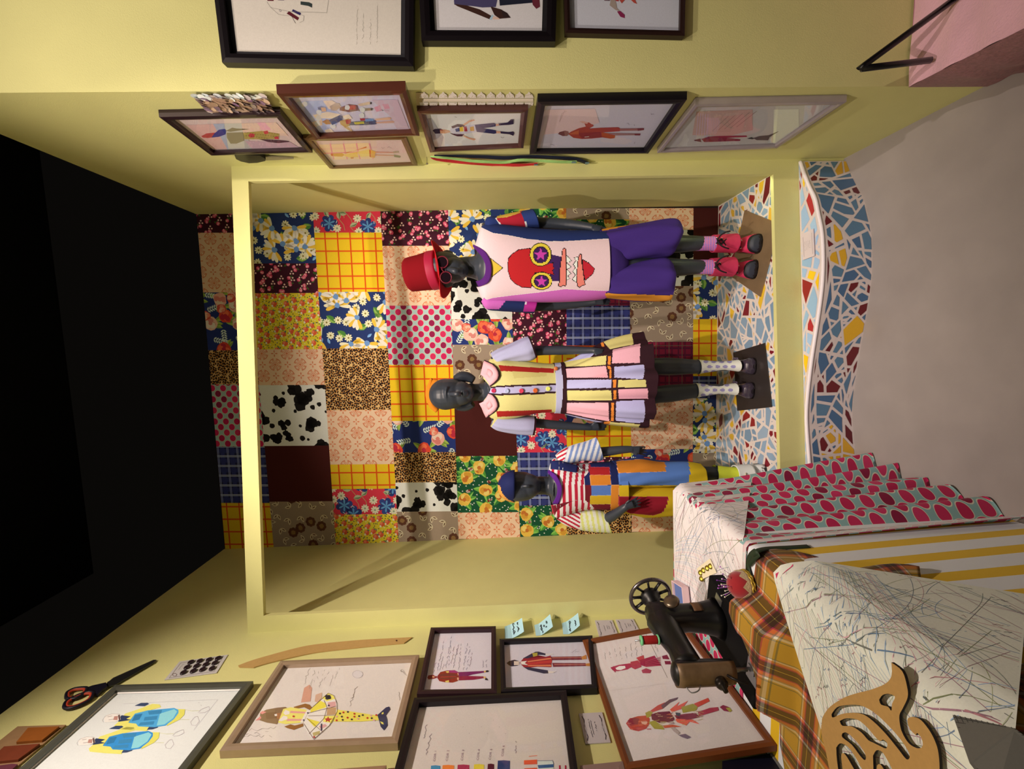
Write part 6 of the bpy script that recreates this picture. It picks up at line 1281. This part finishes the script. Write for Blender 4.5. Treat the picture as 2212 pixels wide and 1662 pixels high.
# ---- leaning brown frame standing on the table
q10 = [(1350,1663), (1258,1383), (1474,1343), (1680,1610)]
P10 = [onleft(1350, 1663, .03), onleft(1258, 1383, .03), atz(1474, 1343, TZ+.008), atz(1680, 1610, TZ+.008)]
n10 = (P10[1]-P10[0]).cross(P10[3]-P10[0]).normalized(); n10 = n10 if n10.x > 0 else -n10; c10 = sum(P10, Vector())/4
onlean = lambda x, y, o_=0: hit(x, y, n10, n10.dot(c10)+o_-.018)
c = CR(1240, 1340, 5.53)
def d(A):
    figure(A, [('A83048', c(440,575,465,555,540,535,680,515,690,560,640,590,520,612,460,600)), ('E4D4C8', c(495,575,540,550,610,548,615,575,560,598,510,595)), ('AC3A48', c(672,500,760,482,800,520,805,560,730,590,690,570)), ('B83C44', c(745,450,830,420,840,470,780,500)), ('9A2440', c(780,480,960,425,1000,480,1040,545,860,560,800,540)), ('A84050', c(805,600,860,575,925,600,910,635,820,635)), ('7E2038', c(1050,430,1110,415,1140,470,1060,465)), ('7E2038', c(1080,490,1150,490,1160,530,1090,530))])
    for k in range(9): A.line(c(850,500+6*k,1035,440+13*k), .9, ['C85060', '8A1C38'][k % 2], 4)
    for k in range(7): A.poly(c(440+8*k,560+8*k,455+8*k,565+8*k,438+8*k,580+8*k), 'A82C48', 3)
    figure(A, [('B84434', c(620,1235,660,1180,760,1150,870,1140,905,1180,900,1240,860,1300,770,1330,680,1310,650,1280)), ('8A2C38', c(640,1200,720,1165,780,1180,760,1250,680,1270)), ('D8A088', c(800,1210,850,1200,880,1220,860,1255,810,1240)), ('A09038', c(850,1110,900,1085,940,1100,920,1150,870,1170)), ('A09038', c(890,1220,960,1200,1060,1270,1080,1310,960,1300)), ('6E2438', c(920,1130,1000,1100,1140,1090,1200,1180,1180,1210,1020,1230,930,1190)), ('B8483C', c(910,1085,1000,1020,1080,985,1120,1000,1060,1060,940,1100)), ('6A4C50', c(1040,1020,1140,950,1245,922,1230,950,1150,985,1060,1060)), ('D85A44', c(1145,1070,1260,975,1230,1030,1360,965,1290,1060,1170,1100)), ('9C9038', c(1280,1040,1420,1000,1480,1030,1460,1080,1300,1110)), ('C84838', c(1430,1000,1600,930,1620,970,1480,1040)), ('7E3040', c(1200,1140,1330,1120,1450,1110,1500,1160,1420,1180,1240,1200)), ('DC5E48', c(1210,1180,1420,1190,1500,1245,1380,1215,1340,1260,1230,1220)), ('A83848', c(1480,1100,1620,1050,1720,1040,1730,1080,1560,1130,1490,1150)), ('8A2C44', c(1740,1040,1780,1015,1850,1040,1885,1080,1870,1100,1790,1085)), ('A89A40', c(1810,1050,1860,1045,1888,1085,1860,1100)), ('B0988A', c(1140,1270,1180,1260,1270,1350,1240,1370,1190,1330)), ('7A6470', c(1245,1375,1330,1360,1400,1400,1350,1420,1290,1400)), ('C8583C', c(1060,1260,1180,1250,1290,1275,1180,1280,1080,1290)), ('4A4C54', c(1210,1105,1270,1110,1260,1150,1220,1140))])
    rr = random.Random(5)
    for k in range(40): x, y = 940+rr.random()*560, 1060+rr.random()*200; A.line(c(x,y,x+50+30*rr.random(),y-25+40*rr.random()), .7, rr.choice(['E07858', 'D8B890', '7A2038', 'B8A050']), 5)
    for k in range(26): x, y = 630+rr.random()*250, 1170+rr.random()*140; A.line(c(x,y,x+45,y+12*(rr.random()-.5)), .8, rr.choice(['D86048', '9A3040', 'E08868']), 4)
    for k in range(8): scrib(A, *c(380+62*k,470-16*(k % 3))[0], *c(360+62*k,390-24*k+10*(k % 2))[0], 3, .45, '7A6A68', 2, k)
    scrib(A, *c(1000,380)[0], *c(940,230)[0], 3, .5, '7A6A68'); A.line(c(860,170,1115,690), .6, '8A7468', 1); A.line(c(390,850,1080,760), .4, 'C4B0A4', 1)
t = picture(q10, lambda x, y, o_: onlean(x, y, o_), n10, .018, .018, '6A3414', 'large brown wooden frame leaning on the wall behind the sewing machine, with red feathered figures', d, 'D6C2B6', rough=.45)
t = thing('storage_box', 'dark navy box against the wall below the leaning brown frame', 'box', onleft(1650, 1650, .02)); slab('box_body', [(1560,1645),(1664,1628),(1673,1640),(1712,1700),(1560,1740)], onleft, NL, .002, .045, mat('10101E', .4), t)
slab('box_edge', [(1664,1628),(1671,1627),(1676,1638),(1722,1700),(1712,1700),(1673,1640)], onleft, NL, .002, .05, mat('6A6258', .4), t)

# ---- sewing machine
SM = mat('0A090A', .42, coat=.15, spec=.4); BR_ = mat('6E5238', .42, .25, noise=.35, scale=60); STL = mat('8A807A', .28, .85)
ax = Vector((-.14, -.99, 0)).normalized(); sx_ = Vector((ax.y, -ax.x, 0)); sx_ = sx_ if sx_.x > 0 else -sx_      # ax: toward the needle, sx_: toward the aisle
O_ = Vector((-.842, 1.275, TZ))
def S(a, s, z): return O_+ax*a+sx_*s+Vector((0, 0, z))
mc = thing('sewing_machine', 'old black sewing machine with spoked handwheel standing on the table', 'sewing machine', S(.13, 0, .004))
def rbox(a0, a1, s0, s1, z0, z1): b = MB(); b.hexa([S(a0, s0, z0), S(a1, s0, z0), S(a1, s1, z0), S(a0, s1, z0)], (0, 0, z1-z0)); return b
rbox(-.005, .275, -.10, .098, .006, .056).build('bed', mat('080708', .75, spec=.15), mc, bevel=.006)
rbox(.23, .30, -.03, .03, .056, .058).build('needle_plate', STL, mc)
b = MB(); rs = []
for z, a0, a1, w in ((.056, .015, .125, .052), (.075, .02, .11, .044), (.11, .025, .10, .038), (.15, .025, .095, .036), (.19, .02, .10, .038), (.225, .012, .105, .040), (.25, .01, .10, .036), (.262, .02, .09, .022)):
    rs.append([S((a0+a1)/2+(a1-a0)/2*abs(cos(t))**.7*(1 if cos(t) > 0 else -1), w*abs(sin(t))**.7*(1 if sin(t) > 0 else -1), z) for t in [2*pi*i/28 for i in range(28)]])
b.rings(rs); b.build('pillar', SM, mc, smooth=True)
b = MB(); b.tube([S(.03, 0, .222), S(.07, 0, .228), (S(.12, 0, .222)), S(.17, 0, .214), S(.215, 0, .214), S(.235, 0, .216)], [.030, .040, .036, .031, .034, .036], 24, flat=1.12, up=(0, 0, 1)); b.build('arm', SM, mc, smooth=True)
b = MB(); rs = []
for z, r_ in ((.105, .024), (.115, .027), (.16, .029), (.215, .030), (.245, .030), (.26, .026), (.266, .014)): rs.append([S(.245+r_*.95*cos(t), r_*1.1*sin(t), z) for t in [2*pi*i/24 for i in range(24)]])
b.rings(rs); b.build('needle_head', SM, mc, smooth=True)
b = MB(); b.grid(lambda u, v: S(.245+.0305*cos(-1.5+3.0*u)*(.9 if v < .08 or v > .94 else 1.0), .0335*sin(-1.5+3.0*u), .108+.15*v), 14, 10); b.build('face_plate', BR_, mc, smooth=True, solid=.002, label='worn brown metal face plate')
b = MB(); b.tube([S(.245, 0, .11), S(.245, 0, .066)], .0045, 10); b.tube([S(.245, .0, .066), S(.245, 0, .058)], .001, 6); b.build('needle_bar', STL, mc, smooth=True)
b = MB(); b.tube([S(.252, .012, .112), S(.252, .012, .066)], .004, 10); b.hexa([S(.242, .004, .061), S(.27, .004, .061), S(.27, .02, .061), S(.242, .02, .061)], (0, 0, .004)); b.build('presser_foot', STL, mc)
b = MB(); b.lathe([(.006, 0), (.014, .002), (.015, .008), (.012, .011), (.016, .014), (.012, .021), (.007, .024), (.006, .034), (.001, .035)], S(.272, .004, .155), ax, 18); b.build('tension_dial', mat('241C16', .35, .5), mc, smooth=True)
b = MB(); b.tube(catm([tuple(S(.27, .015, .135)), tuple(S(.285, .02, .128)), tuple(S(.298, .022, .112)), tuple(S(.302, .022, .10))], 4), .0035, 8); b.build('presser_lever', mat('1A1412', .4, .5), mc, smooth=True)
b = MB(); b.tube(catm([tuple(S(.272, -.014, .24)), tuple(S(.285, -.018, .232)), tuple(S(.287, -.01, .215)), tuple(S(.276, -.006, .205))], 4), .0014, 6); b.build('take_up_lever', STL, mc, smooth=True)
wc = S(-.035, 0, .225); b = MB(); b.tube([wc+sx_*(.064*cos(t))+Vector((0, 0, .064*sin(t))) for t in [2*pi*i/40 for i in range(41)]], .0062, 10, False); b.build('handwheel_rim', mat('6A5C58', .25, .85), mc, smooth=True, label='polished steel wheel rim')
b = MB()
for i in range(9):
    t = 2*pi*i/9+.2; dr = sx_*cos(t)+Vector((0, 0, sin(t))); b.tube([wc+dr*.026, wc+dr*.045, wc+dr*.061], [.0075, .0058, .0068], 8, flat=.6)
b.lathe([(.030, -.006), (.033, 0), (.030, .012), (.022, .02), (.02, .04)], wc+ax*-.0, ax, 24); b.build('wheel_spokes', SM, mc, smooth=True)
b = MB(); b.lathe([(.001, .012), (.019, .010), (.024, .004), (.024, 0), (.020, -.002)], S(.045, .046, .19), (sx_+Vector((0, 0, .35))), 24); b.build('bobbin_winder', mat('6A5440', .3, .7), mc, smooth=True, label='oval brass-brown cover plate')
b = MB(); b.tube([S(.045, .052, .19), S(.052, .058, .172)], .0016, 6); b.build('winder_pin', STL, mc, smooth=True)
b = MB(); b.grid(lambda u, v: S(.045+.034*u, .0405+.004*sin(pi*u), .105+.03*v), 6, 3); b.build('label_plate', mat('5A3A22', .6, noise=.2), mc, smooth=True, solid=.001)
b = MB(); b.hexa([S(.05, .06, .057), S(.085, .055, .057), S(.088, .078, .057), S(.055, .082, .057)], (0, 0, .003)); b.build('slide_plate', STL, mc)
b = MB(); b.tube([S(.135, 0, .255), S(.135, 0, .33)], .002, 8); b.build('spool_pin', STL, mc, smooth=True)
sp_ = thing('thread_spool', 'red thread spool with green ends standing on top of the sewing machine', 'spool', S(.135, 0, .2605)); p = S(.135, 0, .2605)
b = MB(); b.lathe([(.0105, .005), (.0112, .008), (.0112, .045), (.0105, .048)], p, n=20); b.build('thread', mat('A01818', .7, bump=.6, bscale=900), sp_, smooth=True)
for z in (0, .048): b = MB(); b.lathe([(.004, z), (.0128, z), (.0132, z+.002), (.0128, z+.005), (.0045, z+.005)], p, n=20); b.build('spool_end', mat('6AA870', .45), sp_, smooth=True)

# ---- small things on the table top
pc_ = atz(1614, 1264, TZ+.012); pc_ = Vector((pc_.x, pc_.y, TZ+.0065)); cu_ = thing('pincushion', 'round red velvet pincushion with lace and gold cord, stuck with pins', 'pincushion', pc_)
b = MB(); b.lathe([(.02, .002), (.034, .008), (.0385, .02), (.037, .034), (.030, .047), (.018, .056), (.004, .059)], pc_, n=32); b.build('cushion', mat('8E0E18', .85, sheen=.6), cu_, smooth=True)
b = MB(); nz = 64; b.add([pc_+Vector((r_*cos(2*pi*i/nz), r_*sin(2*pi*i/nz), z)) for i in range(nz) for r_, z in ((.0375, .006), (.0398, .018), (.039-.0022*(1-abs((i % 8)-4)/4)*0, .022+.016*(1-abs((i % 8)-4)/4)))], [(3*i+k, 3*((i+1) % nz)+k, 3*((i+1) % nz)+k+1, 3*i+k+1) for i in range(nz) for k in (0, 1)]); b.build('lace_edging', mat('C0A078', .85, noise=.5, scale=260, bump=.8, bscale=500), cu_, solid=.001)
for dz in (0, .005): b = MB(); b.tube([pc_+Vector((.039*cos(t), .039*sin(t), .0055+dz+.0015*sin(14*t+dz*400))) for t in [2*pi*i/72 for i in range(73)]], .003, 8, False); b.build('gold_cord', mat('A8842C', .4, .4), cu_, smooth=True)
rr = random.Random(12); hd = [mat('E8DCC0', .25), mat('B05AB0', .25), mat('7A2A8A', .25), mat('E8E0B8', .25)]
for i in range(18):
    t, ph_ = rr.random()*6.28, rr.random()*.95; dr = Vector((sin(ph_)*cos(t), sin(ph_)*sin(t), cos(ph_))); p0 = pc_+Vector((0, 0, .025))+Vector((dr.x*.036, dr.y*.036, dr.z*.033)); p1 = p0+(dr+Vector((0, 0, .4))).normalized()*(.012+.022*rr.random())
    b = MB(); b.tube([p0-dr*.006, p1], .0005, 5); b.ell(p1, (.0021, .0021, .0021), 10, 8); b.build('pin', hd[i % 4], cu_, smooth=True)
gc = thing('button_card', 'cream card holding a row of gold buttons, behind the pincushion', 'card', atz(1525, 1231, TZ+.0155)); q = [atz(x, y, TZ+.016) for x, y in ((1505, 1229), (1533.5, 1207), (1548, 1238), (1514, 1253))]
b = MB(); b.hexa(q, (0, 0, -.001)); b.build('card', mat('DCC49C', .8), gc)
for x, y in ((1514, 1238), (1520.5, 1232.5), (1528.5, 1228), (1535.5, 1224), (1516, 1251)): p = atz(x, y, TZ+.0165); b = MB(); b.lathe([(.0008, .005), (.005, .0055), (.0082, .004), (.0095, .001), (.009, 0)], p, (.5, -.5, .7), 18); b.build('button', mat('8A7020', .3, .7), gc, smooth=True)
bx = thing('chalk_box', 'small open pink box with folded blue cloth, behind the machine pillar', 'box', atz(1478, 1288, TZ+.012)); c_ = atz(1478, 1288, TZ+.0145)
u_, v_ = Vector((.03, -.1, 0)).normalized(), Vector((.1, .03, 0)).normalized()
def bb(nm, a0, a1, b0, b1, z0, z1, m): k = MB(); k.hexa([c_+u_*a+v_*q_+Vector((0, 0, z0)) for a, q_ in ((a0, b0), (a1, b0), (a1, b1), (a0, b1))], (0, 0, z1-z0)); k.build(nm, m, bx, bevel=.001)
PK = mat('DCB0A8', .7); bb('box_base', -.05, .05, -.045, .045, 0, .003, PK); bb('box_wall', -.05, .05, .042, .045, .003, .026, PK); bb('box_wall', -.05, .05, -.045, -.042, .003, .026, PK); bb('box_wall', -.05, -.047, -.042, .042, .003, .026, PK); bb('box_wall', .047, .05, -.042, .042, .003, .026, PK); bb('folded_cloth', -.043, .043, -.038, .038, .003, .018, mat('5A6690', .85))
b = MB(); pts = [(1624,1256), (1619,1240), (1615,1222), (1621,1202), (1636,1191)]; P = [atz(x, y, TZ+.008) for x, y in pts]; P += [Vector((TX+.018, 1.118, .765)), Vector((TX+.022, 1.112, .70)), Vector((TX+.024, 1.11, .655))]
C3 = catm([tuple(p) for p in P], 5); n_ = len(C3); vs = []
for i, p in enumerate(C3):
    p = Vector(p); tg = Vector(C3[min(i+1, n_-1)])-Vector(C3[max(i-1, 0)]); up_ = Vector((0, 0, 1)) if i < n_*.55 else Vector((1, 0, 0)); sd = tg.cross(up_).normalized()*.009; vs += [p+sd, p-sd]
b.add(vs, [(2*i, 2*i+1, 2*i+3, 2*i+2) for i in range(n_-1)])
P = [atz(x, y, TZ+.010) for x, y in ((1617,1220), (1628,1208), (1640,1197))]; C3 = catm([tuple(p) for p in P], 4); vs = []
for i, p in enumerate(C3): vs += [Vector(p)+Vector((.005, .005, 0)), Vector(p)-Vector((.005, .005, 0))]
b.add(vs, [(2*i, 2*i+1, 2*i+3, 2*i+2) for i in range(len(C3)-1)]); o = b.build('ribbon', mat('1E2A18', .6), smooth=True, solid=.001); tag(o, 'dark green ribbon looped over the table edge beside the pincushion', 'ribbon')

# small label card on the bench
bc = thing('label_card', 'small white label card lying on the mosaic bench in front of the sill', 'card', (*atz(1744, 528, ZP+.002)[:2], ZP+.001)); q = [atz(x, y, ZP+.006) for x, y in ((1730, 506.8), (1756, 494.5), (1758.6, 553), (1733.7, 562.4))]
b = MB(); b.hexa(q, (0, 0, -.004)); b.build('card', mat('CDB4AC', .8), bc); A = Art(lambda x, y, z: atz(x, y, ZP+.0063+.0002*z)); 
for x in (1734.5, 1753): A.line([(x, 513 if x < 1740 else 503), (x+2.5, 555 if x < 1740 else 549)], .5, '8A7A78', 1)
for k in range(4): scrib(A, 1739+3.4*k, 542-2*k, 1738.4+3.4*k, 522-k, 1, .45, '9A8A86', 1, k)
A.build('printing', bc)

# ---- plush-covered plinth and black tube stand at the right
HP = .245; c0 = Vector((.728, YW-.006, 0)); e1 = atz(2212, 62, HP); f1 = atz(2212, 165, 0); d1 = (e1-Vector((c0.x, c0.y, HP))); far = Vector((c0.x, c0.y, HP))+d1*2.2
pk = thing('plush_plinth', 'low plinth covered in pink plush with a sequined skirt, at the right edge', 'plinth', (1.1, 1.0, 0)); FUR = mat('D89CA0', .95, noise=.14, scale=14, bump=1., bscale=160, sheen=.6)
def pt(u, v): a_ = Vector((c0.x, c0.y, HP)); q_ = a_+d1*2.2*u; r_ = Vector((2.2, YW-.006, HP))*(1-u)+Vector((2.2, far.y, HP))*u; a2 = q_*(1-v)+(r_)*v; a2.z += .004*sin(40*u)+.003*sin(31*v+5*u); return a2
b = MB(); b.grid(lambda u, v: pt(u, v), 40, 40); b.build('plush_cover', FUR, pk, smooth=True)
b = MB(); o2 = Vector((d1.y, -d1.x, 0)).normalized(); o2 = o2 if o2.x < 0 else -o2
def sk(u, v): q_ = Vector((c0.x, c0.y, HP))+d1*2.2*u; return q_+o2*(.02*sin(pi*min(1, v*1.1))*(1 if u > .03 else u/.03)+.006*sin(50*u)*v)*min(1, u*6)+Vector((0, 0, -HP*v+.002))
b.grid(sk, 60, 20); b.build('skirt', mat('8E5A58', .4, noise=.6, scale=120, bump=1., bscale=220, spec=.6), pk, smooth=True, label='dusky sequined fabric below the plush top')
b = MB(); b.add([pt(0, 0), pt(0, 1), (2.2, YW-.006, 0), (c0.x, c0.y, 0), tuple(far), (2.2, far.y, HP), (2.2, far.y, 0), (far.x, far.y, 0)], [(0, 1, 2, 3), (4, 5, 6, 7), (1, 5, 6, 2)]); b.build('plinth_body', mat('B87C80', .9), pk)
rk = thing('tube_stand', 'bent black metal tube stand resting on the pink plush plinth', 'stand', atz(2010, 130, HP+.012)); F0 = atz(2010, 130, HP+.014); Ap = aty(1856, 149, F0.y); E_ = atz(2062, -2, HP+.014); E2 = E_+(E_-Ap)*.0
b = MB(); C3 = [tuple(F0), tuple(F0+(Ap-F0)*.5), tuple(F0+(Ap-F0)*.96), tuple(Ap), tuple(Ap+(E_-Ap)*.06), tuple(Ap+(E_-Ap)*.5), tuple(E_)]; b.tube(C3, .0085, 14); b.build('tube', mat('09080A', .35, coat=.3), rk, smooth=True)
b = MB(); D_ = Vector((.35, .0, 0)); b.tube([E_, E_+Vector((.02, -.12, .0)), E_+Vector((.04, -.25, 0))], .0085, 12); b.build('foot', mat('09080A', .35, coat=.3), rk, smooth=True)
